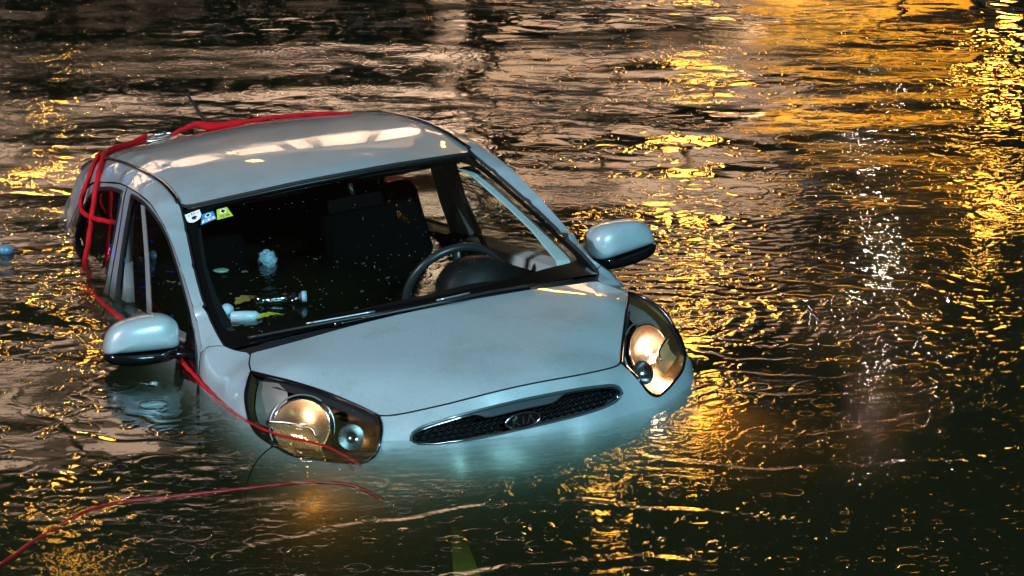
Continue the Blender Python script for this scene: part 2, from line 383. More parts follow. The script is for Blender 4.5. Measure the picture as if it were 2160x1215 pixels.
# oval badge
bx = -(.014)
plate = [(bx - .003, .058 * math.cos(t), .6585 + .0225 * math.sin(t)) for t in np.linspace(0, 2 * math.pi, 33)[:-1]]
mesh_obj('badge_plate', plate, [tuple(range(32))], M['gloss_black'], grille, False)
tube('badge_ring', [(bx, .058 * math.cos(t), .6585 + .0225 * math.sin(t)) for t in np.linspace(0, 2 * math.pi, 49)[:-1]], .003, M['chrome'], grille, 8, True)
def letter(strokes):
    global V, F
    V = []; F = []
    for a, b in strokes: barbox((bx + .001, *a), (bx + .001, *b), .0052, .004)
    mesh_obj('badge_letter', V, F, M['chrome'], grille, False)
zb, zt = .6455, .6715
letter([((-.034, zb), (-.034, zt)), ((-.032, .6575), (-.016, zt)), ((-.029, .660), (-.013, zb))])
letter([((0.0, zb), (0.0, zt))])
letter([((.013, zb), (.025, zt)), ((.025, zt), (.037, zb))])

# ---- fenders
FTOP = [(.772, .617, .900), (.83, .652, .909), (.885, .673, .921)]
for mr_ in (False, True):
    fo = smooth_poly([[LTOP[0], (.71, .645, .882), HREAR[-1]], FTOP, [(.885, .673, .921), (.94, .712, .918), (.985, .727, .893)], [(.985, .727, .893), (.95, .752, .83), (.95, .785, .6), (.95, .79, .42), (.95, .785, .35)],
                      [(.95, .785, .35), (.92, .79, .47), (.82, .795, .56), (.68, .795, .595), (.56, .79, .56), (.50, .79, .47)], BSIDE[::-1], LREAR[::-1]])
    fg = [(.80, .705, .880), (.9, .72, .905), (.70, .695, .865), (.62, .735, .82), (.8, .752, .82), (.7, .770, .74), (.6, .775, .72), (.5, .778, .66), (.85, .778, .70), (.75, .792, .64), (.66, .700, .860)]
    patch('fender', fo, fg, (.35, 1, .35), M['paint'], car, step=.028, gap=.0015, mirror=mr_)
    # ---- side frame: A-pillar, cant rail, rear pillar
    REAR = [(3.22, .510, 1.315), (3.33, .545, 1.22), (3.44, .590, 1.10), (3.46, .60, 1.02), (3.40, .64, .90), (3.25, .665, .90), (3.174, ys(3.174, 1.069), 1.069)]
    so = smooth_poly([WSIDE[::-1], [WSIDE[0], GUT[0]], GUT, REAR, SHUT, [SHUT[-1], (.985, .727, .893)], [(.985, .727, .893), (.94, .712, .918), (.885, .673, .921)]])
    sg = [(1.9, .585, 1.364), (2.2, .583, 1.385), (2.5, .578, 1.388), (2.8, .572, 1.365), (3.0, .565, 1.33), (1.7, .592, 1.325), (1.5, .612, 1.245), (1.3, .652, 1.138), (1.1, .685, 1.03), (3.15, .585, 1.24), (3.25, .605, 1.12), (3.05, .60, 1.25)]
    patch('side_frame', so, sg, (.38, .8, .5), M['paint'], car, step=.024, gap=.0012, mirror=mr_)
    s_ = -1 if mr_ else 1
    tube('roof_moulding', [C3((p[0], p[1] * s_, p[2] + .003)) for p in GUT], .0085, M['gloss_black'], car, 8, step=.03, flat=.7)

# ---- roof
RC = [(1.455, 1.336), (1.55, 1.360), (1.7, 1.388), (1.9, 1.410), (2.1, 1.424), (2.4, 1.430), (2.7, 1.418), (2.9, 1.402), (3.1, 1.375), (3.25, 1.345), (3.32, 1.325)]
RT = [(3.22, .505, 1.315), (3.27, .38, 1.325), (3.31, .2, 1.327), (3.32, 0, 1.327)]
gi = [(p[0], p[1] - .006, p[2] - .001) for p in GUT]
half = smooth_poly([WTOP, [WTOP[-1], gi[0]], gi, RT])
outl = half + [np.array(RT[-1], float)] + [np.array([p[0], -p[1], p[2]]) for p in half[::-1]][:-1]
crown = lambda s: float(np.interp(s, [1.46, 1.64, 1.71, 1.88, 2.14, 2.5, 2.8, 3.05, 3.2], [.078, .068, .059, .042, .033, .028, .027, .028, .03]))
zcen = tps_fit(np.array([[q_[0], 0] for q_ in RC] + [[q_[0], 1] for q_ in RC], float), np.array([q_[1] for q_ in RC] * 2, float))
rg = []
for s in (1.52, 1.6, 1.7, 1.85, 2.0, 2.2, 2.4, 2.6, 2.8, 3.0, 3.15):
    for y in (0, .15, .30, .42, .49):
        if y > .3 and s < 1.66 or y == .30 and s < 1.56: continue
        rg.append((s, y, float(np.interp(s, [q_[0] for q_ in RC], [q_[1] for q_ in RC])) * .0 + float(zcen(np.array([[s, .5]]))[0]) - crown(s) * (y / .545) ** 2))
rg += [(p[0], -p[1], p[2]) for p in rg if p[1] > 0]
ROOFPTS = np.array([(p[0], p[1], p[2]) for p in rg + [tuple(x) for x in resample(outl, .12, True)]])
roof_f = tps_fit(ROOFPTS[:, :2], ROOFPTS[:, 2])
def RZ(s, y): return float(roof_f(np.array([[s, y]]))[0])
patch('roof', outl, rg, (0, 0, 1), M['paint'], car, step=.03, gap=.001)
patch('headliner', outl, rg, (0, 0, 1), M['headliner'], car, step=.08, gap=.01, rim=0, offset=-.035)
# front header edge lip of roof, dark seal under it
tube('windscreen_seal', [C3((p[0] + .004, p[1], p[2] - .016)) for p in WTOP[::-1]] + [C3((p[0] + .004, -p[1], p[2] - .016)) for p in WTOP[1:]], .008, M['rubber'], car, 8, step=.03)

# ---- windscreen
wt = [(p[0] - .010, p[1], p[2] - .012) for p in WTOP]
ws = [(p[0] - .002, p[1] - .004, p[2] - .012) for p in WSIDE]
half = smooth_poly([wt, [wt[-1], ws[0]], ws, [ws[-1], WBASE[0]], WBASE])
outl = half + [np.array(WBASE[-1], float)] + [np.array([p[0], -p[1], p[2]]) for p in half[::-1]][:-1]
wg = [(1.20, 0, 1.203), (.95, 0, 1.073), (1.23, .3, 1.192), (.99, .33, 1.060), (1.30, .48, 1.170), (1.07, .52, 1.040), (1.35, 0, 1.277)]
wg += [(p[0], -p[1], p[2]) for p in wg if p[1] > 0]
outl_ws = outl
wscreen = patch('windscreen', outl, wg, (.62, 0, .78), M['glass'], car, step=.03, gap=-.004, rim=0)
# black enamel border
def inner(P, f):
    out = []
    for p in P:
        p = np.array(p, float); out.append(p)
    return out
it = [(1.43, 0, 1.31), (1.455, .22, 1.31), (1.49, .37, 1.30), (1.52, .46, 1.295)]
is_ = [(1.505, .525, 1.255), (1.40, .560, 1.195), (1.27, .592, 1.120), (1.13, .618, 1.040), (.985, .634, .960), (.945, .615, .947)]
ib = [(.945, .615, .947), (.90, .55, .95), (.83, .40, .955), (.78, .22, .957), (.765, 0, .957)]
ihalf = smooth_poly([it, [it[-1], is_[0]], is_, ib])
ihole = ihalf + [np.array(ib[-1], float)] + [np.array([p[0], -p[1], p[2]]) for p in ihalf[::-1]][:-1]
patch('black_border', outl, wg, (.62, 0, .78), M['frit'], wscreen, step=.03, gap=.002, rim=0, holes=[ihole], offset=-.003, fitpts=None)

# ---- cowl and wipers
ch = smooth_poly([HREAR, [HREAR[-1], (.80, .64, .902), WBASE[0]], WBASE])
outl = ch + [np.array(WBASE[-1], float)] + [np.array([p[0], -p[1], p[2]]) for p in ch[::-1]][:-1]
patch('cowl_panel', outl, [(.70, 0, .93), (.70, .25, .925), (.70, -.25, .925)], (.2, 0, 1), M['black'], car, step=.04, gap=-.006, rim=0, offset=-.012)
def wiper(pts_arm, pts_blade):
    a = tube('wiper', [C3(p) for p in pts_arm], .008, M['gloss_black'], car, 8, step=.03)
    tube('blade', [C3(p) for p in pts_blade], .0055, M['rubber'], a, 6, step=.03)
    tube('blade_spoiler', [C3((p[0] + .004, p[1], p[2] + .009)) for p in pts_blade[1:-1]], .0035, M['satin'], a, 6, step=.03)
wiper([(.69, .34, .935), (.67, .22, .945), (.66, .02, .955)], [(.69, .36, .945), (.66, .12, .958), (.65, 0, .958), (.70, -.25, .950)])
wiper([(.69, -.08, .935), (.70, -.16, .945), (.72, -.34, .945)], [(.69, -.02, .95), (.70, -.2, .955), (.76, -.42, .950), (.84, -.60, .938)])

# ---- doors
def window_ring(P): return [SD(*p) for p in P]
FW = [(2.026, 1.321), (1.95, 1.318), (1.849, 1.308), (1.712, 1.281), (1.596, 1.250), (1.492, 1.210), (1.407, 1.163), (1.305, 1.100), (1.23, 1.05), (1.15, .99), (1.12, .94), (1.115, .90),
      (1.40, .895), (1.8, .90), (2.17, .915), (2.145, .964), (2.12, 1.065), (2.08, 1.198)]
RW = [(2.163, 1.322), (2.26, 1.324), (2.373, 1.320), (2.52, 1.306), (2.66, 1.280), (2.76, 1.242), (2.86, 1.19), (2.95, 1.12), (3.02, 1.05), (3.0, .985), (2.9, .95), (2.35, .925), (2.335, .95), (2.30, 1.03), (2.225, 1.175)]
FD = [(2.110, 1.346), (1.946, 1.337), (1.754, 1.315), (1.616, 1.275), (1.512, 1.239), (1.377, 1.173), (1.315, 1.139), (1.193, 1.064), (1.08, .985), (.99, .915), (.955, .84), (.955, .6), (.97, .38), (2.20, .38), (2.25, .6), (2.262, .85), (2.245, .978), (2.16, 1.18)]
RD = [(2.118, 1.346), (2.217, 1.35), (2.471, 1.336), (2.62, 1.325), (2.741, 1.301), (2.87, 1.242), (3.03, 1.16), (3.174, 1.069), (3.18, .95), (3.05, .75), (2.9, .62), (2.75, .5), (2.7, .38), (2.21, .38), (2.26, .6), (2.272, .85), (2.255, .978), (2.168, 1.18)]
dense = lambda P: [tuple(x) for x in resample([(*p,) for p in P], .04, True)]
for mr_ in (False, True):
    s_ = -1 if mr_ else 1
    for nm, D, Wn in (('front_door', FD, FW), ('rear_door', RD, RW)):
        g = [SD(s, z) for s in (1.1, 1.5, 1.9, 2.4, 2.8) for z in (.85, .7, .5)] + [SD(s, z) for s in (1.4, 1.7, 2.0, 2.4, 2.8) for z in (1.0, 1.15)]
        d = patch(nm, window_ring(dense(D)), g, (0, 1, .25), M['paint'], car, step=.03, gap=.0035, rim=.018, holes=[window_ring(dense(Wn))], mirror=mr_, offset=-.002)
        patch('window_glass', window_ring(dense(Wn)), g, (0, 1, .25), M['sideglass'], d, step=.05, gap=-.004, rim=0, mirror=mr_, offset=-.014)
        ringp = [C3((p[0], (p[1] - .006) * s_, p[2])) for p in window_ring(dense(Wn))]
        tube('window_seal', resample(ringp, .03, True), .009, M['rubber'], d, 6, True)
        # door card inside
        lowD = [(p[0], min(p[1], .90)) for p in D]
        cardr = [(1.05, .885), (2.15, .9), (2.2, .6), (2.15, .4), (1.0, .4), (1.0, .7)] if nm == 'front_door' else [(2.3, .91), (3.0, .93), (2.9, .7), (2.7, .5), (2.25, .4), (2.25, .7)]
        patch('door_card', [SD(*p) for p in cardr], [], (0, 1, .1), M['dark_trim'], d, step=.1, gap=0, rim=0, mirror=mr_, offset=-.075)
        # ledge on top of door card
        a = cardr[0]; b = cardr[1]; V = []
        for s, z in (a, b):
            y = ys(s, z)
            for yy, zz in ((y - .012, z + .012), (y - .03, z + .016), (y - .078, z + .006), (y - .085, z - .03)): V.append(C3((s, yy * s_, zz)))
        fcs = [(k, k + 1, k + 5, k + 4) if not mr_ else (k + 4, k + 5, k + 1, k) for k in range(3)]
        mesh_obj('window_ledge', V, fcs, M['trim'] if nm == 'front_door' else M['dark_trim'], d, False)
        # handle
        hs = 2.0 if nm == 'front_door' else 2.75
        tube('door_handle', [C3((hs + t, (ys(hs + t, .76) + (.0 if abs(t) > .07 else .035)) * s_, .76)) for t in (-.09, -.06, 0, .06, .09)], .011, M['paint'], d, 8, step=.02, flat=1.4)
        if nm == 'front_door':
            # black sail panel at the foot of the A-pillar
            sail = [(1.214, 1.055), (1.14, .995), (1.07, .935), (1.0, .885), (.96, .845), (.955, .80), (1.15, .80), (1.145, .90), (1.16, .99)]
            patch('mirror_sail', [SD(*p) for p in sail], [], (0, 1, .25), M['gloss_black'], d, step=.03, gap=.002, rim=0, mirror=mr_, offset=.006)
        else:
            qp = [(2.80, 1.225), (2.87, 1.225), (3.02, 1.145), (3.145, 1.06), (3.14, .96), (3.0, .94), (2.93, .96), (2.96, 1.06), (2.90, 1.15)]
            patch('quarter_panel_black', [SD(*p) for p in qp], [], (0, 1, .25), M['gloss_black'], d, step=.04, gap=.002, rim=0, mirror=mr_, offset=.003)
    # rear quarter below, sill
    rq = [(3.185, 1.04), (3.26, .90), (3.42, .88), (3.46, .7), (3.44, .35), (3.30, .35), (3.2, .5), (3.03, .6), (2.92, .6), (3.06, .74), (3.19, .94)]
    patch('rear_quarter', [SD(p[0], p[1], -.02) for p in rq], [], (0, 1, .2), M['paint'], car, step=.06, gap=.002, mirror=mr_)
    # B-pillar trim inside + A-pillar trim + seat belt
    def strip(name, pts, m, th=.01, par=car, black_back=False):
        # pts: list of ((s,y,z) left edge, (s,y,z) right edge)
        V = []; F = []
        for a, b in pts:
            for q_ in (a, b): V.append(C3((q_[0], q_[1] * s_, q_[2])))
        for a, b in pts:
            for q_ in (a, b): V.append(C3((q_[0], (q_[1] + th) * s_, q_[2] + th * .2)))
        n_ = len(pts)
        for i in range(n_ - 1):
            k = 2 * i; F.append((k, k + 1, k + 3, k + 2)); K = 2 * n_ + k; F.append((K, K + 2, K + 3, K + 1))
            F.append((k, k + 2, K + 2, K)); F.append((k + 1, K + 1, K + 3, k + 3))
        o_ = mesh_obj(name, V, F, [m, M['shell']] if black_back else m, par, False)
        if black_back:
            for k_, p_ in enumerate(o_.data.polygons): p_.material_index = 1 if k_ % 4 else 0
        return o_
    bi = lambda s, z, o: (s, ys(s, z) - o, z)
    strip('centre_pillar_trim', [(bi(2.11, 1.33, .045), bi(2.20, 1.33, .05)), (bi(2.13, 1.2, .045), bi(2.24, 1.2, .05)), (bi(2.11, 1.05, .05), bi(2.27, 1.05, .055)), (bi(2.07, .93, .055), bi(2.27, .93, .06))], M['trim'], .03)
    strip('seat_belt', [(bi(1.985, 1.28, .045), bi(2.035, 1.28, .045)), (bi(1.93, 1.1, .06), bi(1.985, 1.1, .06)), (bi(1.87, .90, .08), bi(1.935, .90, .08))], M['belt'], .003)
    strip('windscreen_pillar_trim', [((1.62, .485, 1.252), (1.64, .545, 1.248)), ((1.559, .508, 1.228), (1.57, .550, 1.225)), ((1.373, .558, 1.118), (1.42, .592, 1.130)), ((1.222, .581, 1.038), (1.28, .618, 1.052)), ((1.109, .585, .980), (1.15, .640, .985)), ((1.046, .588, .948), (1.05, .650, .935)), ((1.04, .593, .905), (1.04, .652, .895))], M['trim'], .006, black_back=mr_)
    strip('roof_side_trim', [((1.60, .50, 1.275), (1.66, .585, 1.265)), ((1.8, .49, 1.335), (1.86, .60, 1.30)), ((2.1, .485, 1.36), (2.1, .585, 1.325)), ((2.5, .48, 1.365), (2.5, .58, 1.32)), ((2.9, .47, 1.34), (2.9, .57, 1.28))], M['headliner'], .01)
    # rear wheel-well pillar
    strip('rear_pillar_trim', [((2.82, .50, 1.31), (3.15, .50, 1.26)), ((2.95, .54, 1.2), (3.22, .54, 1.15)), ((3.02, .58, 1.05), (3.30, .58, 1.02)), ((3.02, .6, .8), (3.35, .6, .8))], M['dark_trim'], .02)

# ---- tailgate and tail lamps (rear, away from the camera)
tg = [(3.325, 0, 1.32), (3.315, .25, 1.318), (3.27, .46, 1.31), (3.42, .555, 1.10), (3.47, .58, .95), (3.50, .58, .60), (3.50, 0, .58)]
outl = [np.array(p, float) for p in tg] + [np.array([p[0], -p[1], p[2]], float) for p in tg[::-1][1:-1]]
tgate = patch('tailgate', outl, [(3.42, 0, 1.12), (3.49, 0, .9), (3.52, 0, .75)], (-1, 0, .3), M['paint'], car, step=.05, gap=.002,
      holes=[[(3.355, y, 1.275) for y in (-.38, -.2, 0, .2, .38)] + [(3.45, y, .99) for y in (.47, .2, 0, -.2, -.47)]])
patch('rear_window', [(3.355, y, 1.275) for y in (-.38, -.2, 0, .2, .38)] + [(3.45, y, .99) for y in (.47, .2, 0, -.2, -.47)], [(3.42, 0, 1.12)], (-1, 0, .3), M['rearglass'], tgate, step=.06, gap=-.01, rim=0, offset=-.008)
outl = [(3.51, y, .58) for y in (-.58, 0, .58)] + [(3.44, .70, .58), (3.44, .70, .25), (3.53, .45, .22), (3.54, 0, .22), (3.53, -.45, .22), (3.44, -.70, .25), (3.44, -.70, .58)]
patch('rear_bumper', outl, [(3.56, 0, .42), (3.54, .4, .42), (3.54, -.4, .42)], (-1, 0, 0), M['paint'], car, step=.06, gap=.002)
for s_ in (1, -1):
    tl_ = patch('tail_lamp', [(3.40, .57, 1.05), (3.36, .655, 1.0), (3.43, .67, .68), (3.49, .59, .68)], [], (-.7, .7, 0), M.setdefault('red_lens', mat('red_lens', (.08, .003, .003), .15, coat=1)), car, step=.06, gap=.001, mirror=s_ < 0)
    l_ = bpy.data.lights.new('tail_lamp_glow', 'POINT'); l_.energy = 16; l_.color = (1, .03, .015); l_.shadow_soft_size = .05; lo_ = bpy.data.objects.new('tail_lamp_glow', l_); link(lo_, tl_, C3((3.88, .95 * s_, 1.02)))

# ---- antenna
an = tube('antenna', [C3((3.085, 0, 1.383)), C3((3.10, 0, 1.395)), C3((3.22, 0, 1.457)), C3((3.345, 0, 1.523))], [.007] * 60, M['black'], car, 8, step=.02)
bpy.data.objects.remove(an)
pl = resample([C3((3.085, 0, 1.39)), C3((3.355, 0, 1.527))], .006)
an = tube('antenna', pl, [(.0085 if i < 6 else .0068 - .0022 * i / len(pl)) * 1.25 * (1 + .16 * math.sin(i * 1.9)) for i in range(len(pl))], M['shell'], car, 8)
rbox('antenna_base', (.07, .035, .022), M['black'], an, C3((3.07, 0, 1.387)), .008)

# ---- door mirrors
def mirror(sgn):
    up = [(.752, .958), (.756, .990), (.778, 1.015), (.815, 1.028), (.88, 1.029), (.945, 1.020), (.980, .999), (1.000, .965), (1.009, .926)]
    split = [(1.009, .926), (.90, .914), (.785, .906), (.757, .918)]
    low = [(.757, .918), (.785, .906), (.90, .914), (1.009, .926), (1.007, .905), (.985, .885), (.93, .872), (.86, .866), (.80, .868), (.765, .885)]
    U = resample(spline([np.array(p) for p in up], 8)[:-1] + spline([np.array(p) for p in split], 8)[:-1], .012, True)
    def dome(name, U, sf, depth, m, par, sb=1.17):
        U = np.array(U); c = U.mean(0) + np.array([0, .0]); V = []; F = []; N = len(U)
        prof = [(1.0, 0), (1.0, .25), (.985, .45), (.94, .65), (.84, .82), (.66, .93), (.42, .985), (.18, 1.0)]
        V += [C3((sb + .012, p[0] * sgn, p[1])) for p in (U - c) * .93 + c]
        for k, d in prof:
            for p in (U - c) * k + c: V.append(C3((sb - d * depth * (1 - .35 * (p[0] - .75) / .26), p[0] * sgn, p[1])))
        nr = len(prof) + 1
        for r_ in range(nr - 1):
            for i in range(N):
                j = (i + 1) % N; F.append((r_ * N + i, r_ * N + j, (r_ + 1) * N + j, (r_ + 1) * N + i))
        F.append(tuple((nr - 1) * N + i for i in range(N))); F.append(tuple(range(N))[::-1])
        if sgn > 0: F = [f[::-1] for f in F]
        o = mesh_obj(name, V, F, m, par); return o
    h = dome('door_mirror', U, 0, .125, M['paint'], car)
    Lw = resample(spline([np.array(p) for p in low[:4]], 6)[:-1] + spline([np.array(p) for p in low[3:]], 6)[:-1], .012, True)
    dome('mirror_base', Lw, 0, .118, M['gloss_black'], h, 1.168)
    g = [(1.186, p[0] * sgn, p[1]) for p in (np.array(U) - np.array(U).mean(0)) * .86 + np.array(U).mean(0)]
    mesh_obj('mirror_glass', [C3(p) for p in g], [tuple(range(len(g)))], M['chrome'], h, False)
    tube('mirror_foot', [C3((1.10, .70 * sgn, .868)), C3((1.10, .76 * sgn, .885)), C3((1.11, .82 * sgn, .895))], .026, M['gloss_black'], h, 10, step=.02, flat=.7)
mirror(1); mirror(-1)

# ---- headlamps
def bowl(name, c, axis, r, depth, m, par, rib=0, cut=None, seg=40):
    c = Vector(c); ax = Vector(axis).normalized(); a = ax.cross(Vector((0, 0, 1))).normalized(); b = ax.cross(a)
    V = [c - ax * depth]; F = []; R = 9
    for i in range(1, R + 1):
        for k in range(seg):
            th = 2 * math.pi * k / seg; q_ = r * i / R
            q2 = q_ * (1 + (rib * (1 if k % 2 else -1)) * (i / R))
            V.append(c + a * math.cos(th) * q2 + b * math.sin(th) * q2 - ax * depth * (1 - (i / R) ** 2))
    for k in range(seg): F.append((0, 1 + k, 1 + (k + 1) % seg))
    for i in range(R - 1):
        for k in range(seg):
            A = 1 + i * seg; F.append((A + k, A + seg + k, A + seg + (k + 1) % seg, A + (k + 1) % seg))
    return mesh_obj(name, V, F, m, par)
def headlamp(mr_):
    s_ = -1 if mr_ else 1
    lo = smooth_poly([LTOP[::-1], LREAR, LBOT])
    lg = [(.40, .655, .775), (.30, .600, .735), (.22, .54, .70), (.50, .66, .825), (.16, .49, .675), (.44, .70, .77), (.33, .66, .715)]
    lens = patch('headlamp', lo, lg, (.75, .45, .45), M['lens'], car, step=.022, gap=.002, rim=.0, mirror=mr_, offset=.001)
    tag(lens)
    tube('lamp_seal', resample([C3((p[0], p[1] * s_, p[2])) for p in lo], .012, True), .0055, M['gloss_black'], lens, 6, True)
    # housing: bowl running back from the outline
    c = np.mean([C3((p[0], p[1] * s_, p[2])) for p in lo], 0)
    back = c + np.array([-.10, -.05 * s_, -.035])
    O = resample([C3((p[0], p[1] * s_, p[2])) for p in lo], .02, True); V = []; F = []; N = len(O)
    for k, d in ((1.0, 0), (.97, .35), (.86, .75), (.6, 1.0), (.02, 1.05)):
        for p in O:
            p = np.array(p); V.append(p * k + (1 - k) * c + (back - c) * d - np.array([.004, 0, 0]))
    for r_ in range(4):
        for i in range(N):
            j = (i + 1) % N; F.append((r_ * N + i, r_ * N + j, (r_ + 1) * N + j, (r_ + 1) * N + i))
    mesh_obj('lamp_housing', V, F, M['bezel'], lens)
    # inner dark cheek along the bonnet side (wide black part of the lamp)
    ax = Vector((1, .18 * s_, .04))
    ax = Vector((1, .42 * s_, .22)).normalized()
    mc = C3((.372, .602 * s_, .709))
    bowl('main_reflector', mc, ax, .088, .062, M['reflector'], lens)
    pa = ax.cross(Vector((0, 0, 1))).normalized(); pb = ax.cross(pa)
    tube('reflector_rim', [Vector(mc) + ax * .002 + (pa * math.cos(t) + pb * math.sin(t)) * .089 for t in np.linspace(0, 2 * math.pi, 49)[:-1]], .0035, M['chrome'], lens, 6, True)
    tube('outer_rim', [Vector(mc) - ax * .012 + (pa * math.cos(t) + pb * math.sin(t)) * .102 for t in np.linspace(0, 2 * math.pi, 49)[:-1]], .003, M['satin'], lens, 6, True)
    pts_ = [(.585, .668, .845), (.53, .700, .815), (.49, .722, .775), (.46, .725, .735), (.44, .690, .72), (.44, .640, .76), (.46, .615, .81), (.52, .625, .838)]
    patch('side_reflector', pts_, [(.50, .665, .795)], (.6, .6, .3), M['plate'], lens, step=.02, gap=0, rim=0, mirror=mr_, offset=-.026)
    bowl('indicator_reflector', C3((.200, .500 * s_, .682)), Vector((1, .25 * s_, .3)), .040, .030, M['soft_chrome'], lens, rib=.03, seg=48)
    # ribbed reflector across the outer lower corner
    V = []; nn = 30; F = []
    A0, A1 = np.array([.40, .700, .742]), np.array([.285, .598, .716]); B0, B1 = np.array([.345, .690, .672]), np.array([.232, .590, .652])
    for i in range(nn + 1):
        t = i / nn; rb = .003 * (1 if i % 2 else -1)
        for u in (0, .33, .66, 1):
            P0 = A0 * (1 - u) + B0 * u; P1 = A1 * (1 - u) + B1 * u; bk = .025 * math.sin(math.pi * u) + .006
            p = P0 * (1 - t) + P1 * t; V.append(C3((p[0] + bk + rb, (p[1] - bk * .3) * s_, p[2])))
    for i in range(nn):
        for k in range(3): F.append((4 * i + k, 4 * i + k + 1, 4 * i + k + 5, 4 * i + k + 4))
    mesh_obj('ribbed_reflector', V, F, M['ribbed'], lens, False)
    tube('divider', [C3((p[0] - .004, p[1] * s_, p[2] + .003)) for p in (A0, A0 * .5 + A1 * .5 + np.array([0, 0, .006]), A1, A1 * .6 + B1 * .4)], .004, M['reflector'], lens, 8, step=.01)
    bm = bmesh.new(); bmesh.ops.create_uvsphere(bm, u_segments=14, v_segments=10, radius=.011)
    me = bpy.data.meshes.new('bulb'); bm.to_mesh(me); bm.free(); me.materials.append(M['bulb'])
    link(bpy.data.objects.new('bulb', me), lens, Vector(mc) - ax.normalized() * .022 + Vector((0, .030 * s_, -.022)))
    pl_ = bpy.data.lights.new('headlamp_beam', 'SPOT'); pl_.energy = .05 if mr_ else .25; pl_.color = (1, .70, .45); pl_.spot_size = R_(150); pl_.spot_blend = .6; pl_.shadow_soft_size = .03
    lo_ = bpy.data.objects.new('headlamp_beam', pl_); link(lo_, lens, Vector(mc) + ax.normalized() * .006 + Vector((0, .035 * s_, -.03)))
    lo_.rotation_euler = (-ax).to_track_quat('-Z', 'Y').to_euler()      # lamp lights its own reflector bowl
    pl2 = bpy.data.lights.new('lamp_spill', 'SPOT'); pl2.energy = 5; pl2.color = (1, .62, .34); pl2.spot_size = R_(130); pl2.spot_blend = 1; pl2.shadow_soft_size = .04
    l2 = bpy.data.objects.new('lamp_spill', pl2); link(l2, lens, Vector(mc) + ax * .02)
    l2.rotation_euler = (Vector((1, 0, -.35))).to_track_quat('-Z', 'Y').to_euler()
headlamp(False); headlamp(True)
# amber corner lamps low in the bumper, lit under water
for y in (.66, -.66):
    fl_ = rbox('fog_lamp', (.03, .07, .05), M['fog'], car, C3((.235, y, .50)), .012)
    l_ = bpy.data.lights.new('fog_lamp_glow', 'SPOT'); l_.energy = 70; l_.color = (1, .24, .04); l_.shadow_soft_size = .03; l_.spot_size = R_(110); l_.spot_blend = 1
    lo_ = bpy.data.objects.new('fog_lamp_glow', l_); link(lo_, fl_, (.04, 0, 0)); lo_.rotation_euler = (R_(90), 0, R_(-90))

# ---- cabin
dash = [(.80, 0, .93), (.80, .3, .925), (.82, .55, .915), (.98, .64, .90), (1.15, .64, .885), (1.22, .62, .87)]
do = [tuple(p) for p in dash] + [(1.24, .3, .865), (1.24, 0, .865)]
do2 = do + [(p[0], -p[1], p[2]) for p in do[::-1][1:-1]]
dsh = patch('dashboard', do2, [(1.0, 0, .925), (1.0, .3, .922), (1.0, -.3, .922), (1.15, .3, .91), (1.15, -.3, .90), (1.15, 0, .90)], (0, 0, 1), M['dark_trim'], car, step=.05, gap=0, rim=.22)
V = []; F = []
for i, t in enumerate(np.linspace(0, math.pi, 17)):
    for s, rr_ in ((1.10, .0), (1.10, 1.0), (1.17, 1.06), (1.26, 1.0), (1.26, .85), (1.18, .8)):
        V.append(C3((s, .345 + .135 * math.cos(t) * rr_, .895 + .095 * math.sin(t) * rr_)))
for i in range(16):
    for k in range(5): F.append((6 * i + k, 6 * i + k + 1, 6 * i + k + 7, 6 * i + k + 6))
mesh_obj('instrument_hood', V, F, M['dark_trim'], dsh)
swc = Vector(C3((1.46, .35, .845))); axn = Vector((-1, 0, .55)).normalized(); ua = Vector((0, 1, 0)); va = axn.cross(ua)
sw = tube('steering_wheel', [swc + (ua * math.cos(t) + va * math.sin(t)) * .185 for t in np.linspace(0, 2 * math.pi, 57)[:-1]], .0155, M['leather'], car, 10, True)
for a_ in (0, math.pi, -math.pi / 2):
    e = ua * math.cos(a_) + va * math.sin(a_); tube('spoke', [swc + e * .04 - axn * .02, swc + e * .12 - axn * .012, swc + e * .18], .016, M['leather'], sw, 8, flat=.5)
tube('hub', [swc - axn * .10, swc - axn * .03, swc + axn * .005], [.05, .06, .045], M['leather'], sw, 16)
for y in (.36, -.36):
    st = rbox('front_seat', (.14, .46, .62), M['seat'], car, C3((2.27, y, .85)), .055, (0, R_(-14), 0), 4, (.8, .86))
    hr = rbox('headrest', (.10, .25, .17), M['seat'], st, (.0, 0, .42), .045, None, 4)
    for dy in (-.06, .06): tube('headrest_post', [(0, dy, .28), (0, dy, .36)], .006, M['chrome'], st, 6)
rs = rbox('rear_seat', (.14, 1.16, .62), M['seat'], car, C3((2.95, 0, .87)), .05, (0, R_(-14), 0), 4)
for y in (.38, -.38): rbox('headrest', (.09, .25, .14), M['seat'], rs, (0, y, .34), .04, None, 4)
rv = rbox('rear_view_mirror', (.025, .20, .05), M['seat'], car, C3((1.36, 0, 1.235)), .01, (0, R_(-12), 0))
tube('mirror_stalk', [(-.005, 0, .03), (-.01, 0, .07)], .008, M['black'], rv, 8)
for y in (.3, -.3): rbox('sun_visor', (.15, .38, .014), M['headliner'], car, C3((1.66, y, 1.292)), .006, (0, R_(10), 0))
patch('floor_pan', [(.9, .6, .30), (3.3, .6, .35), (3.3, -.6, .35), (.9, -.6, .30)], [], (0, 0, 1), M['shell'], car, step=.3, gap=0, rim=0)
patch('bulkhead', [(.86, .6, .93), (.86, -.6, .93), (.95, -.6, .3), (.95, .6, .3)], [], (1, 0, 0), M['shell'], car, step=.3, gap=0, rim=0)
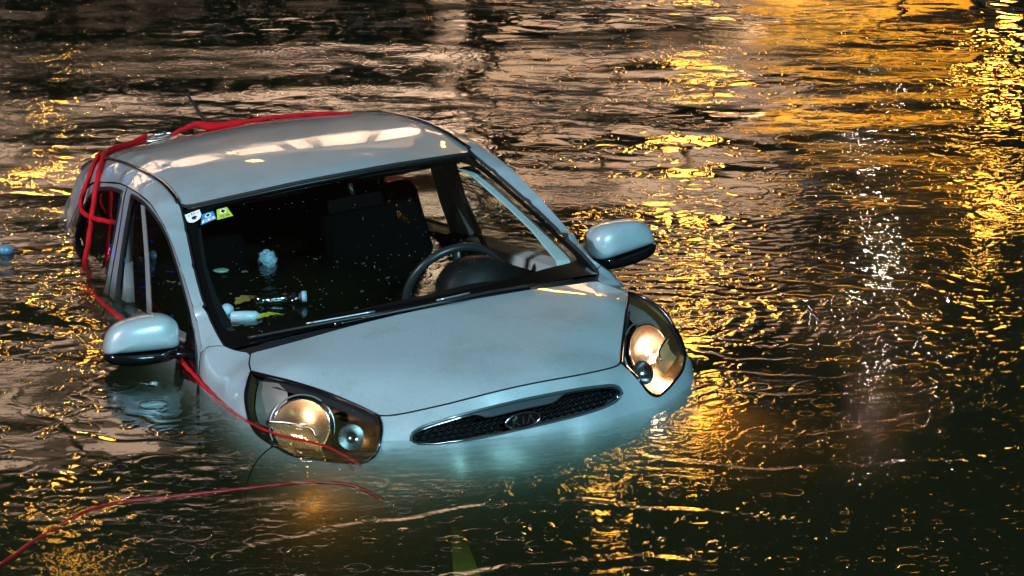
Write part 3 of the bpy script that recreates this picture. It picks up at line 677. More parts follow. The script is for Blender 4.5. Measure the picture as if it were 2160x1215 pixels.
# wheels
for s in (.62, 2.99):
    for y in (.70, -.70):
        a = C3((s, y, .27)); V = []; F = []; sg = 28
        prof = [(.0, -.06), (.17, -.07), (.2, -.085), (.275, -.08), (.285, 0), (.275, .08), (.2, .085), (.17, .07), (0, .06)]
        for r_, o_ in prof:
            for k in range(sg):
                t = 2 * math.pi * k / sg; V.append((a[0] + r_ * math.cos(t), a[1] + o_, a[2] + r_ * math.sin(t)))
        for i in range(len(prof) - 1):
            for k in range(sg): F.append((i * sg + k, i * sg + (k + 1) % sg, (i + 1) * sg + (k + 1) % sg, (i + 1) * sg + k))
        wv = mesh_obj('wheel', V, F, M['tyre'], car, True, None, 30)
        yo = .088 * (1 if y > 0 else -1)
        V = [(a[0] + .165 * math.cos(t), a[1] + yo, a[2] + .165 * math.sin(t)) for t in np.linspace(0, 2 * math.pi, 25)[:-1]]
        mesh_obj('hubcap', V, [tuple(range(24))], M['satin'], wv, False)

# ---- windscreen stickers (on the inside of the glass, upper passenger corner)
gfit = np.array([(p[0], p[1], p[2]) for p in wg + [tuple(x) for x in resample(outl_ws, .1, True)]]); gz_f = tps_fit(gfit[:, :2], gfit[:, 2])
def GZ(s_, y): return float(gz_f(np.array([[s_, y]]))[0])
Mst = {'w': mat('white_sticker', (.75, .75, .72), .5), 'b': mat('blue_sticker', (.01, .22, .55), .5), 'y': mat('lime_sticker', (.42, .55, .03), .5), 'k': mat('sticker_ink', (.01, .01, .01), .5)}
def quadmap(Q):
    # Q: four (s, y) corners: top-left, top-right, bottom-right, bottom-left as seen from the front
    Q = [np.array(q_, float) for q_ in Q]
    def f(u, v, lift):
        p = (Q[0] * (1 - u) + Q[1] * u) * (1 - v) + (Q[3] * (1 - u) + Q[2] * u) * v
        return Vector((-p[0] + lift * .5, p[1], GZ(p[0], p[1]) + lift * .86))
    return f
def text_mesh(name, txt, size, m, par, f, c):
    cu = bpy.data.curves.new(name, 'FONT'); cu.body = txt; cu.size = size; cu.align_x = 'CENTER'; cu.align_y = 'CENTER'; cu.resolution_u = 2
    to = bpy.data.objects.new(name, cu); COL.objects.link(to); dg = bpy.context.evaluated_depsgraph_get(); me = bpy.data.meshes.new_from_object(to.evaluated_get(dg))
    bpy.data.objects.remove(to)
    for v in me.vertices: v.co = f(c[0] - v.co.x * .9, c[1] + v.co.y, .0062)
    me.materials.clear(); me.materials.append(m)
    return link(bpy.data.objects.new(name, me), par)
def sticker(f, outline2, m, extra, lab):
    st = mesh_obj('sticker', [f(u, v, .004) for u, v in outline2], [tuple(range(len(outline2)))], m, wscreen, False); st['label'] = lab
    for kind, pts, mm in extra:
        if kind in 'pq': mesh_obj('print', [f(u, v, .0052 if kind == 'p' else .0058) for u, v in pts], [tuple(range(len(pts)))], mm, st, False)
        else: text_mesh('print', pts[1], pts[2], mm, st, f, pts[0])
def circ(cx, cy, r, f=1.0, n=20): return [(cx + r * math.cos(t), cy + r * f * math.sin(t)) for t in np.linspace(0, 2 * math.pi, n + 1)[:-1]]
sq = [(0, 0), (1, 0), (1, 1), (0, 1)]
sticker(quadmap([(1.584, -.551), (1.554, -.504), (1.505, -.510), (1.525, -.560)]), [(0, 0), (1, 0), (1, .6), (.88, .85), (.65, 1), (.35, 1), (.12, .85), (0, .6)], Mst['w'],
        [('p', circ(.5, .62, .17, .9), Mst['k']), ('t', ((.5, .22), '* 12 *', .34), Mst['k']), ('t', ((.5, .86), '. . .', .30), Mst['k'])], 'white round-bottomed paper sticker')
sticker(quadmap([(1.523, -.505), (1.506, -.470), (1.464, -.473), (1.482, -.527)]), sq, Mst['b'], [('p', circ(.5, .32, .26, .9), Mst['w']), ('q', [(.5, .14), (.7, .32), (.5, .5), (.3, .32)], Mst['k']), ('p', [(.1, .62), (.9, .62), (.94, .92), (.06, .92)], Mst['w']), ('t', ((.5, .77), 'VI 20', .34), Mst['k'])], 'blue trapezoid sticker with a dark diamond')
sticker(quadmap([(1.503, -.457), (1.489, -.423), (1.434, -.421), (1.457, -.473)]), sq, Mst['y'], [('p', circ(.5, .34, .28, .9), Mst['w']), ('q', [(.5, .14), (.7, .34), (.5, .54), (.3, .34)], Mst['k']), ('t', ((.5, .79), 'VI 21', .34), Mst['k'])], 'lime green trapezoid sticker with a dark diamond')

# ------------------------------------------------------------------ water
X0, X1, Y0, Y1 = -3.25, 3.25, 6.8, 17.7
nx, ny = 1060, 1130
def field(lo, hi, slope, aniso=1.0, ang=0.0, pw=-1.0, seed=0):
    r = np.random.default_rng(seed); Lx, Ly = X1 - X0, Y1 - Y0
    kx = np.fft.fftfreq(nx, Lx / nx) * 2 * math.pi; ky = np.fft.fftfreq(ny, Ly / ny) * 2 * math.pi
    KX, KY = np.meshgrid(kx, ky); c, s = math.cos(ang), math.sin(ang); a = (KX * c + KY * s) * aniso; b = (-KX * s + KY * c)
    K = np.hypot(a, b) + 1e-9; lam = 2 * math.pi / K
    A = np.where((lam > lo) & (lam < hi), K ** (pw - 1.0), 0)
    Fz = A * (r.standard_normal((ny, nx)) + 1j * r.standard_normal((ny, nx)))
    h = np.fft.ifft2(Fz).real; gy = np.gradient(h, Ly / ny, axis=0); h *= slope / gy.std(); return h
xs = np.linspace(X0, X1, nx); ysg = np.linspace(Y0, Y1, ny); XX, YY = np.meshgrid(xs, ysg)
def sstep(a, b, x): t = np.clip((x - a) / (b - a), 0, 1); return t * t * (3 - 2 * t)
# calm dark water near the nose and lower right, livelier current farther out and to the left
rt = sstep(.2, 1.1, XX)
far = sstep(9.6 + 1.5 * rt, 13.0 + 1.3 * rt, YY + .9 * (1 - rt) * sstep(.3, -2.5, XX))
left = sstep(.4, -1.6, XX)
calmfar = 1 - .55 * sstep(12.8, 15.0, YY) * sstep(.4, -.9, XX)
rough = 0.05 + 0.95 * np.clip(far + 0.6 * left * sstep(7.2, 8.4, YY), 0, 1)
rough = rough * calmfar
swell = field(.4, 2.2, .023, 1.6, .18, -1.5, 1)
chop = field(.10, .5, .028, 1.6, -.15, -1.0, 2)
fine = field(.035, .10, .055, 1.4, .1, -.6, 3)
patchy = field(.7, 2.6, 1, 1.5, .2, -1.2, 5); patchy = (patchy - patchy.mean()) / patchy.std()
pm = sstep(-.4, 1.2, patchy)
# gusty / disturbed spots where the surface is broken into small ripples
dist = np.zeros_like(XX)
for cx, cy, rx, ry, a_ in ((.75, 10.5, .36, .70, .62), (.45, 11.2, .40, .4, .45), (.24, 8.52, .28, .17, .6), (-1.30, 7.95, .35, .38, .7), (-1.75, 10.6, .35, .7, .5), (2.2, 13.4, .45, 1.9, .5), (1.45, 11.0, .20, .8, .32), (1.62, 9.9, .30, .25, .6),
                           (.9, 11.7, .5, .5, .5), (1.36, 9.9, .22, .3, .6), (-.62, 8.45, .25, .12, .6), (.95, 8.1, .12, .12, .4), (-.75, 9.25, .18, .2, .7), (.30, 8.0, .12, .08, .5)):
    dist += a_ * np.exp(-((XX - cx) / rx) ** 2 - ((YY - cy) / ry) ** 2)
dist = np.clip(dist * (.55 + .65 * sstep(-1, 1, patchy)), 0, 1.2)
Hh = swell * (0.12 + .88 * rough) + chop * rough * (.45 + .6 * pm) + fine * (rough * (.05 + .22 * pm) + dist * .9) + chop * dist * .25
dcar = np.hypot(XX - .55, (YY - 10.2)); Hh += .0006 * np.clip(1 + .7 * patchy, 0, 2) * np.sin(dcar * 2 * math.pi / .085 + 2.8 * patchy + 60 * chop) * np.exp(-((dcar - .55) / .4) ** 2) * sstep(-.1, .35, XX - .2)
# drifting wake lines left by the current round the bumper (arcs sweeping to the lower left)
def arc(cx, cy, r, w_, amp, a0, a1):
    global Hh
    d = np.hypot(XX - cx, (YY - cy)); th = np.arctan2(YY - cy, XX - cx); m_ = sstep(a0, a0 + .25, th) * (1 - sstep(a1 - .25, a1, th))
    wob = .02 * np.sin(th * 9 + r * 7) + .012 * np.sin(th * 23)
    u = (d - r + wob) / w_; Hh += m_ * amp * .65 * (1 - u * u) * np.exp(-u * u * .7)
for cx, cy, r, w_, amp, a0, a1 in ((.35, 6.3, 1.35, .035, .0024, 1.3, 3.0), (.45, 6.0, 1.36, .03, .0020, 1.2, 2.9), (.2, 6.9, 1.22, .03, .002, 1.0, 2.6), (.9, 9.6, 1.15, .03, .002, -2.2, -.4),
                                   (.8, 9.4, .62, .018, .0016, -1.6, .6), (.75, 9.45, .78, .02, .0014, -1.5, .5), (-.9, 9.4, .5, .02, .0016, -3.1, 1.2), (-.9, 9.4, .72, .02, .0012, -3.1, 1.0),
                                   (.95, 10.1, .35, .016, .0018, -2.5, 2.2), (.95, 10.1, .52, .018, .0016, -2.4, 2.0), (.95, 10.1, .70, .02, .0014, -2.0, 1.6), (.95, 10.1, .9, .02, .0012, -2.0, 1.2)): arc(cx, cy, r, w_, amp, a0, a1)
# ripples hugging the waterline of the body
WL = [(-1.299, 9.537), (-1.050, 9.356), (-.835, 8.905), (-.625, 8.699), (-.445, 8.68), (-.323, 8.703), (-.12, 8.755), (.045, 8.81), (.18, 8.89), (.345, 9.03), (.50, 9.18), (.64, 9.33), (.60, 9.65)]
dm = np.full(XX.shape, 9.0)
for (ax_, ay_), (bx_, by_) in zip(WL[:-1], WL[1:]):
    t_ = np.clip(((XX - ax_) * (bx_ - ax_) + (YY - ay_) * (by_ - ay_)) / ((bx_ - ax_) ** 2 + (by_ - ay_) ** 2), 0, 1)
    dm = np.minimum(dm, np.hypot(XX - ax_ - t_ * (bx_ - ax_), YY - ay_ - t_ * (by_ - ay_)))
Hh += np.clip(.7 + .5 * patchy, .1, 1.6) * (.0022 * np.exp(-dm / .012) + .0011 * np.cos(dm * 2 * math.pi / .055 + 40 * chop) * np.exp(-dm / .09))
# rain rings, each a short train of circular ripples
r2_ = np.random.default_rng(21); dx = (X1 - X0) / (nx - 1); dy = (Y1 - Y0) / (ny - 1)
for _ in range(3200):
    cx, cy = r2_.uniform(X0, X1), r2_.uniform(Y0, 15.5); R0 = r2_.choice([.010, .014, .02, .028, .04, .06, .085]); a_ = r2_.uniform(.4, 1.0) * .0015 * (1.1 - R0 * 6)
    E = R0 + .05; i0, i1 = int((cx - E - X0) / dx), int((cx + E - X0) / dx) + 2; j0, j1 = int((cy - E - Y0) / dy), int((cy + E - Y0) / dy) + 2
    i0, j0 = max(i0, 0), max(j0, 0)
    if i1 <= i0 or j1 <= j0: continue
    d = np.hypot(XX[j0:j1, i0:i1] - cx, YY[j0:j1, i0:i1] - cy); u = d - R0
    Hh[j0:j1, i0:i1] += a_ * np.cos(u * 2 * math.pi / .028) * np.exp(-(u / .011) ** 2)
ex = np.minimum.reduce([XX - X0, X1 - XX, YY - Y0, Y1 - YY]); Hh *= sstep(0, .3, ex)
V = np.stack([XX.ravel(), YY.ravel(), Hh.ravel()], 1)
ii = (np.arange(ny - 1)[:, None] * nx + np.arange(nx - 1)[None]).ravel()
F = np.stack([ii, ii + 1, ii + 1 + nx, ii + nx], 1)
# outer sheet, skirt and bottom close the body of water
o1 = len(V); OX, OY0, OY1, ZB = 60, -6, 48, -1.6
outer = np.array([(X0, Y0, 0), (X1, Y0, 0), (X1, Y1, 0), (X0, Y1, 0), (-OX, OY0, 0), (OX, OY0, 0), (OX, OY1, 0), (-OX, OY1, 0), (-OX, OY0, ZB), (OX, OY0, ZB), (OX, OY1, ZB), (-OX, OY1, ZB)], float)
V = np.concatenate([V, outer]); o = o1
quads = [(o + 4, o + 5, o + 1, o), (o + 5, o + 6, o + 2, o + 1), (o + 6, o + 7, o + 3, o + 2), (o + 7, o + 4, o, o + 3), (o + 8, o + 11, o + 10, o + 9),
         (o + 8, o + 9, o + 5, o + 4), (o + 9, o + 10, o + 6, o + 5), (o + 10, o + 11, o + 7, o + 6), (o + 11, o + 8, o + 4, o + 7)]
F = np.concatenate([F, np.array(quads)])
me = bpy.data.meshes.new('water'); me.vertices.add(len(V)); me.vertices.foreach_set('co', V.astype(np.float32).ravel())
me.loops.add(F.size); me.loops.foreach_set('vertex_index', F.astype(np.int32).ravel()); me.polygons.add(len(F))
me.polygons.foreach_set('loop_start', np.arange(0, F.size, 4, dtype=np.int32)); me.polygons.foreach_set('loop_total', np.full(len(F), 4, np.int32))
me.polygons.foreach_set('use_smooth', np.ones(len(F), bool)); me.update(calc_edges=True)
wm = bpy.data.materials.new('river_water'); wm.use_nodes = True; n = wm.node_tree; n.nodes.clear()
out = n.nodes.new('ShaderNodeOutputMaterial'); tr = n.nodes.new('ShaderNodeBsdfTransparent'); gl = n.nodes.new('ShaderNodeBsdfGlossy'); gl.inputs['Roughness'].default_value = 0.0
mxs = n.nodes.new('ShaderNodeMixShader')
tc = n.nodes.new('ShaderNodeTexCoord'); mp = n.nodes.new('ShaderNodeMapping'); mp.inputs['Scale'].default_value = (.6, 1, 1); n.links.new(tc.outputs['Object'], mp.inputs[0])
nz = n.nodes.new('ShaderNodeTexNoise'); nz.inputs['Scale'].default_value = 26; nz.inputs['Detail'].default_value = 4; nz.inputs['Roughness'].default_value = .6; n.links.new(mp.outputs[0], nz.inputs['Vector'])
nz2 = n.nodes.new('ShaderNodeTexNoise'); nz2.inputs['Scale'].default_value = .9; nz2.inputs['Detail'].default_value = 3; n.links.new(mp.outputs[0], nz2.inputs['Vector'])
mr2 = n.nodes.new('ShaderNodeMapRange'); mr2.inputs[1].default_value = .40; mr2.inputs[2].default_value = .68; mr2.inputs[3].default_value = .05; mr2.inputs[4].default_value = 1; n.links.new(nz2.outputs['Fac'], mr2.inputs[0])
mul = n.nodes.new('ShaderNodeMath'); mul.operation = 'MULTIPLY'; n.links.new(nz.outputs['Fac'], mul.inputs[0]); n.links.new(mr2.outputs[0], mul.inputs[1])
bp = n.nodes.new('ShaderNodeBump'); bp.inputs['Strength'].default_value = 1; bp.inputs['Distance'].default_value = .0017; n.links.new(mul.outputs[0], bp.inputs['Height'])
# fine rain rings and drop pits as surface relief
prev_bp = bp
for sc_, r0_, r1_, wd_, dist_, act in ((13, .08, .28, .045, .00055, .70), (8, .12, .34, .032, .00055, .80), (30, .04, .13, .07, .00050, .74)):
    vo_ = n.nodes.new('ShaderNodeTexVoronoi'); vo_.voronoi_dimensions = '2D'; vo_.inputs['Scale'].default_value = sc_; n.links.new(tc.outputs['Object'], vo_.inputs['Vector'])
    sp_ = n.nodes.new('ShaderNodeSeparateColor'); n.links.new(vo_.outputs['Color'], sp_.inputs[0])
    rr_n = n.nodes.new('ShaderNodeMapRange'); rr_n.inputs[3].default_value = r0_; rr_n.inputs[4].default_value = r1_; n.links.new(sp_.outputs[0], rr_n.inputs[0])
    sb = n.nodes.new('ShaderNodeMath'); sb.operation = 'SUBTRACT'; n.links.new(vo_.outputs['Distance'], sb.inputs[0]); n.links.new(rr_n.outputs[0], sb.inputs[1])
    dv = n.nodes.new('ShaderNodeMath'); dv.operation = 'DIVIDE'; dv.inputs[1].default_value = wd_; n.links.new(sb.outputs[0], dv.inputs[0])
    ab = n.nodes.new('ShaderNodeMath'); ab.operation = 'ABSOLUTE'; n.links.new(dv.outputs[0], ab.inputs[0])
    om = n.nodes.new('ShaderNodeMath'); om.operation = 'SUBTRACT'; om.inputs[0].default_value = 1; om.use_clamp = True; n.links.new(ab.outputs[0], om.inputs[1])
    sm = n.nodes.new('ShaderNodeMath'); sm.operation = 'SMOOTH_MIN'; sm.inputs[1].default_value = .9; sm.inputs[2].default_value = .3; n.links.new(om.outputs[0], sm.inputs[0])
    gt = n.nodes.new('ShaderNodeMath'); gt.operation = 'GREATER_THAN'; gt.inputs[1].default_value = act; n.links.new(sp_.outputs[1], gt.inputs[0])
    am = n.nodes.new('ShaderNodeMath'); am.operation = 'MULTIPLY'; n.links.new(sm.outputs[0], am.inputs[0]); n.links.new(gt.outputs[0], am.inputs[1])
    b2_ = n.nodes.new('ShaderNodeBump'); b2_.inputs['Strength'].default_value = 1; b2_.inputs['Distance'].default_value = dist_
    n.links.new(am.outputs[0], b2_.inputs['Height']); n.links.new(prev_bp.outputs[0], b2_.inputs['Normal']); prev_bp = b2_
bp = prev_bp
n.links.new(bp.outputs[0], gl.inputs['Normal']); n.links.new(schlick(n, .02, bp.outputs[0]), mxs.inputs[0]); n.links.new(tr.outputs[0], mxs.inputs[1]); n.links.new(gl.outputs[0], mxs.inputs[2]); n.links.new(mxs.outputs[0], out.inputs['Surface'])
pv = n.nodes.new('ShaderNodeVolumePrincipled'); pv.inputs['Color'].default_value = (.034, .043, .019, 1); pv.inputs['Absorption Color'].default_value = (.03, .062, .010, 1); pv.inputs['Density'].default_value = 4.0; pv.inputs['Anisotropy'].default_value = .3
n.links.new(pv.outputs[0], out.inputs['Volume'])
me.materials.append(wm); water = bpy.data.objects.new('water', me); COL.objects.link(water); tag(water, 'dark rippling flood water with rain rings and street-light reflections', kind='structure')
rbm = mat('river_mud', (.05, .045, .03), .9, noise=.4, nscale=1.2, bump=.02)
rb = mesh_obj('river_bed', [(-60, -6, -1.55), (60, -6, -1.55), (60, 48, -1.55), (-60, 48, -1.55)], [(0, 1, 2, 3)], rbm, None, False); tag(rb, kind='structure')

# ------------------------------------------------------------------ far bank: ground, floodlit houses, dark trees, street lamps
FB = 40.0
gb_ = mesh_obj('far_bank', [(-90, FB, -1.5), (90, FB, -1.5), (90, FB, 1.6), (-90, FB, 1.6), (-90, 130, 1.6), (90, 130, 1.6)], [(0, 1, 2, 3), (3, 2, 5, 4)], mat('quay_stone', (.16, .14, .12), .8, noise=.3, nscale=2), None, False); tag(gb_, kind='structure')
wall_m = mat('plaster', (.62, .48, .38), .85, noise=.12, nscale=.6)
win_m = mat('dark_window', (.02, .02, .025), .1)
litw = mat('lit_window', (.8, .6, .4), .4, emit=(1.0, .62, .30), estr=4)
roof_m = mat('roof_tiles', (.10, .05, .035), .8)
def house(x0, x1, y, z1, label, wallmat=None, lit=()):
    e = empty('riverside_building', ((x0 + x1) / 2, y, 1.6)); tag(e, label, 'building')
    cx = (x0 + x1) / 2; W_ = x1 - x0; h = z1 - 1.6; D_ = 9
    mesh_obj('wall', [(-W_/2, 0, 0), (W_/2, 0, 0), (W_/2, D_, 0), (-W_/2, D_, 0), (-W_/2, 0, h), (W_/2, 0, h), (W_/2, D_, h), (-W_/2, D_, h)], [(0, 1, 5, 4), (1, 2, 6, 5), (2, 3, 7, 6), (3, 0, 4, 7)], wallmat or wall_m, e, False)
    mesh_obj('roof', [(-W_/2 - .4, -.5, h + .01), (W_/2 + .4, -.5, h + .01), (W_/2 + .4, D_ + .5, h + .01), (-W_/2 - .4, D_ + .5, h + .01), (-W_/2, D_/2, h + 2.2), (W_/2, D_/2, h + 2.2)], [(0, 1, 5, 4), (2, 3, 4, 5), (1, 2, 5), (3, 0, 4), (0, 3, 2, 1)], roof_m, e, False)
    nf = max(2, int(h / 3.1)); nw = max(2, int(W_ / 2.6)); me_ = None; k = 0
    for f_ in range(nf):
        for i in range(nw):
            ob = None; x = -W_/2 + (i + .5) * W_ / nw; z = .9 + f_ * 3.1
            V_ = [(-.55, -.03, 0), (.55, -.03, 0), (.55, -.03, 1.5), (-.55, -.03, 1.5)]
            o_ = mesh_obj('window', V_, [(0, 1, 2, 3)], litw if (f_, i) in lit else win_m, e, False, (x, 0, z)); k += 1
    return e
brick_m = mat('dark_brick', (.10, .075, .06), .85, noise=.3, nscale=1.5)
fas_m = mat('pale_render', (.78, .62, .52), .8, noise=.08, nscale=.8)
def gallery(x0, x1, y, z0, z1, par):
    # lit gallery under the eaves with dark pilasters
    ox = par.location.x; b = mesh_obj('gallery_fascia', [(x0 - ox, -.25, z0 - 1.6), (x1 - ox, -.25, z0 - 1.6), (x1 - ox, -.25, z1 - 1.6), (x0 - ox, -.25, z1 - 1.6)], [(0, 1, 2, 3)], fas_m, par, False)
    k = x0 + .8
    while k < x1:
        rbox('pilaster', (.34, .25, z1 - z0), brick_m, b, (k - ox, -.38, (z0 + z1) / 2 - 1.6), .03, None, 1); k += 2.1
h1 = house(-21, -.6, 46, 11.5, 'long dark brick building with a floodlit gallery under the eaves on the far bank', brick_m, lit=((1, 2), (3, 5)))
gallery(-20.8, -5.6, 46, 8.1, 10.5, h1)
gallery(-5.2, -.7, 46, 7.3, 10.5, h1)
h2 = house(-.2, 4.6, 48, 9.2, 'pale plaster house floodlit on the far bank beside the brick building', lit=((0, 1),))
h3 = house(5.0, 8.8, 50, 8.2, 'beige plaster house on the far bank behind the orange street lamps')
ora = mat('ochre_plaster', (.75, .42, .06), .85, noise=.15, nscale=.6)
h4 = house(3.9, 7.2, 45, 5.9, 'low ochre plaster house under the orange lamps on the far bank', ora)
def spot(name, loc, tgt, pw_, ang, col, par=None, sz=.25):
    l = bpy.data.lights.new(name, 'SPOT'); l.energy = pw_; l.spot_size = R_(ang); l.spot_blend = .7; l.color = col; l.shadow_soft_size = sz
    o = bpy.data.objects.new(name, l); COL.objects.link(o); o.location = loc
    if par is not None: o.parent = par; o.location = Vector(loc) - par.location
    o.rotation_euler = (Vector(tgt) - Vector(loc)).to_track_quat('-Z', 'Y').to_euler(); return o
def striplight(x0, x1, y, z, tgt, pw_, col):
    l = bpy.data.lights.new('gallery_floodlight', 'AREA'); l.shape = 'RECTANGLE'; l.size = x1 - x0; l.size_y = .2; l.energy = pw_; l.color = col
    o = bpy.data.objects.new('gallery_floodlight', l); COL.objects.link(o); o.location = ((x0 + x1) / 2, y, z)
    o.rotation_euler = (Vector(tgt) - Vector(o.location)).to_track_quat('-Z', 'Y').to_euler()
striplight(-20.8, -.7, 42.4, 5.6, (-10.75, 45.7, 8.9), 11500, (1, .81, .63))
spot('facade_floodlight', (2.2, 42.5, 4.0), (2.2, 48, 7.6), 16000, 120, (1, .80, .60))
spot('facade_floodlight', (7.2, 46.5, 6.6), (7.2, 50, 7.6), 5000, 130, (1, .78, .60))
spot('facade_floodlight', (5.5, 41.5, 2.4), (5.5, 45, 5.0), 4500, 130, (1, .68, .17))
spot('facade_floodlight', (-10, 41.5, 2.5), (-10, 46, 5), 500, 150, (1, .79, .60))
# dark tree masses on the bank
def tree(x, y, h, w_, label, seed):
    e = empty('riverside_tree', (x, y + 1.2, 1.6)); tag(e, label, 'tree', 'dark trees along the far bank')
    bk = M.setdefault('bark', mat('bark', (.03, .025, .02), .9)); lf = M.setdefault('leaf', mat('dark_leaves', (.012, .018, .008), .8))
    tube('trunk', [(0, 0, -.2), (.1, 0, h * .3), (-.05, .1, h * .6)], [.28, .2, .1], bk, e, 8)
    r = np.random.default_rng(seed); V = []; F = []
    for k in range(2600):
        u = r.standard_normal(3); u /= np.linalg.norm(u); rad = r.uniform(.35, 1) ** .5 * (1 + .2 * math.sin(u[0] * 5 + seed) * math.cos(u[2] * 4))
        c = np.array([u[0] * w_ * rad, u[1] * w_ * .7 * rad, h * .6 + u[2] * h * .42 * rad]); a = r.standard_normal(3); a /= np.linalg.norm(a); b = np.cross(a, u); b /= np.linalg.norm(b) + 1e-9; s_ = r.uniform(.10, .24)
        i = len(V); V += [c - a * s_, c + b * s_ * .7, c + a * s_, c - b * s_ * .7]; F.append((i, i + 1, i + 2, i + 3))
    mesh_obj('crown', V, F, lf, e, False)
for k, (x, y, h, w_, lb) in enumerate([(-8.6, 36.5, 5.6, 3.6, 'broad dark tree at the left end of the far bank row'), (-3.4, 37.5, 4.4, 3.2, 'dark tree in front of the gap between the pale buildings'), (1.4, 38.5, 2.9, 2.0, 'small dark tree before the lower beige building'), (-13.5, 37.5, 5.8, 3.6, 'outermost dark tree on the far left bank')]):
    tree(x, 39.6, h, w_, lb, k)
# street lamps
def street_lamp(x, y, z, label, col, strength, size=.26, power=0):
    e = empty('street_lamp', (x, y, 1.6)); tag(e, label, 'street lamp', 'street lamps on the far bank'); h = z - 1.6
    pm_ = M.setdefault('pole', mat('lamp_post_steel', (.08, .08, .08), .5, .6))
    tube('post', [(0, .6, 0), (0, .6, h * .6), (0, .55, h + .3)], [.09, .07, .05], pm_, e, 10)
    tube('arm', [(0, .55, h + .28), (0, .3, h + .36), (0, 0, h + .22)], .035, pm_, e, 8)
    m_ = mat('lamp_glow', col, .5, emit=col, estr=strength)
    rbox('lamp_head', (size * 2.2, size * 1.6, .08), pm_, e, (0, 0, h + .20), .03)
    bm = bmesh.new(); bmesh.ops.create_uvsphere(bm, u_segments=14, v_segments=8, radius=1)
    for v in bm.verts: v.co = Vector((v.co.x * size, v.co.y * size, v.co.z * size * .8))
    me_ = bpy.data.meshes.new('globe'); bm.to_mesh(me_); bm.free(); me_.materials.append(m_)
    link(bpy.data.objects.new('globe', me_), e, (0, 0, h))
    if power:
        l = bpy.data.lights.new('lamp_light', 'POINT'); l.energy = power; l.color = col; l.shadow_soft_size = size; lo_ = bpy.data.objects.new('lamp_light', l); link(lo_, e, (0, 0, h - .35))
AM = (1.0, .47, .06)
def at_az(az, el, D): return (D * math.sin(R_(az)), D * math.cos(R_(az)), D * math.tan(R_(el)) - CAM_H)      # height whose mirror image in the water appears el degrees below the horizon
for az, el, D, lb, col, st_, sz in ((9.7, 11.2, 43, 'orange street lamp at the far right of the bank', AM, 38, .17), (9.2, 13.4, 40.6, 'orange street lamp set before the beige house', AM, 38, .13),
        (3.6, 15.6, 40.5, 'orange street lamp right of the bank centre, nearest the water', AM, 60, .34), (1.9, 18.2, 40.4, 'tall orange lamp above the bank centre', AM, 38, .17),
        (-8.9, 19.4, 40.4, 'tall orange lamp at the left end of the bank', AM, 30, .20), (-8.6, 14.5, 40.8, 'orange street lamp on the left bank behind the trees', AM, 26, .08),
        (7.2, 15.4, 40.5, 'white street lamp between the orange ones', (1, .78, .60), 20, .055), (-1.5, 11.6, 42, 'orange street lamp left of the bank centre', AM, 26, .09), (-27.0, 15.0, 34, 'blue emergency light on a mast at the left bank', (.03, .06, 1.0), 9, .55)):
    street_lamp(*at_az(az, el, D), lb, col, st_, sz, 60)

# ------------------------------------------------------------------ ropes, carabiner, things afloat
rope_m = mat('red_rope', (.46, .004, .008), .75, spec=.2, noise=.35, nscale=160, bump=.002)
webm = mat('red_webbing', (.38, .004, .009), .8, spec=.15, noise=.3, nscale=220, bump=.002)
def world_tube(name, pts, r, m, label, cat, tw=.9, seg=12, step=.012, group=None):
    P = resample(spline([tuple(p) for p in pts], 10), step); b = Vector(P[0])
    o = tube(name, [Vector(p) - b for p in P], r if not isinstance(r, (list, tuple)) else list(np.interp(np.linspace(0, 1, len(P)), np.linspace(0, 1, len(r)), r)), m, None, seg, twist=tw)
    o.location = b; tag(o, label, cat, group); return o
def on_roof(s, y, d): return cw((s, y, RZ(s, y) + d))
sl = [on_roof(2.42, .38, .003), on_roof(2.48, .345, .006), on_roof(2.58, .28, .008), on_roof(2.75, .18, .012), on_roof(2.92, .08, .014), on_roof(3.03, .0, .02), on_roof(3.08, -.05, .045), on_roof(3.10, -.085, .04), on_roof(3.11, -.12, .035), on_roof(3.12, -.16, .022)]
world_tube('webbing_sling', sl, [.003, .006, .0075, .0075, .007, .0075, .009, .016, .018, .011, .006], webm, 'flat red webbing sling laid across the car roof by the antenna', 'strap', .5)
steel = mat('galvanised_steel', (.55, .60, .64), .25, 1.0)
kb = on_roof(3.12, -.205, .028)
cb = empty('carabiner', kb); tag(cb, 'steel screw carabiner joining the red sling to the red rope on the roof', 'carabiner')
ux = (on_roof(3.12, -.25, .03) - on_roof(3.12, -.15, .03)).normalized(); uz = Vector((0, 0, 1)); uz = (uz - ux * uz.dot(ux)).normalized(); uy = ux.cross(uz)
lw = (uy * .8 + uz * .6).normalized()
tube('body', [ux * .058 * math.cos(t) + lw * .013 * math.sin(t) for t in np.linspace(0, 2 * math.pi, 33)[:-1]], .0055, steel, cb, 8, True)
tube('screw_sleeve', [-ux * .035 + lw * .013, -ux * .02 + lw * .013, -ux * .005 + lw * .013, ux * .012 + lw * .013], [.008, .010, .008, .010], steel, cb, 8)
k0 = on_roof(3.12, -.26, .030)
r1 = [k0, on_roof(3.10, -.32, .022), on_roof(3.02, -.40, .016), on_roof(2.93, -.47, .014), on_roof(2.84, -.525, .016), cw((2.74, -.585, 1.356)), cw((2.72, -.622, 1.30)), cw((2.76, -.638, 1.25)), cw((2.70, -.655, 1.215)), cw((2.57, -.66, 1.205)), cw((2.44, -.648, 1.20)), cw((2.30, -.60, 1.19))]
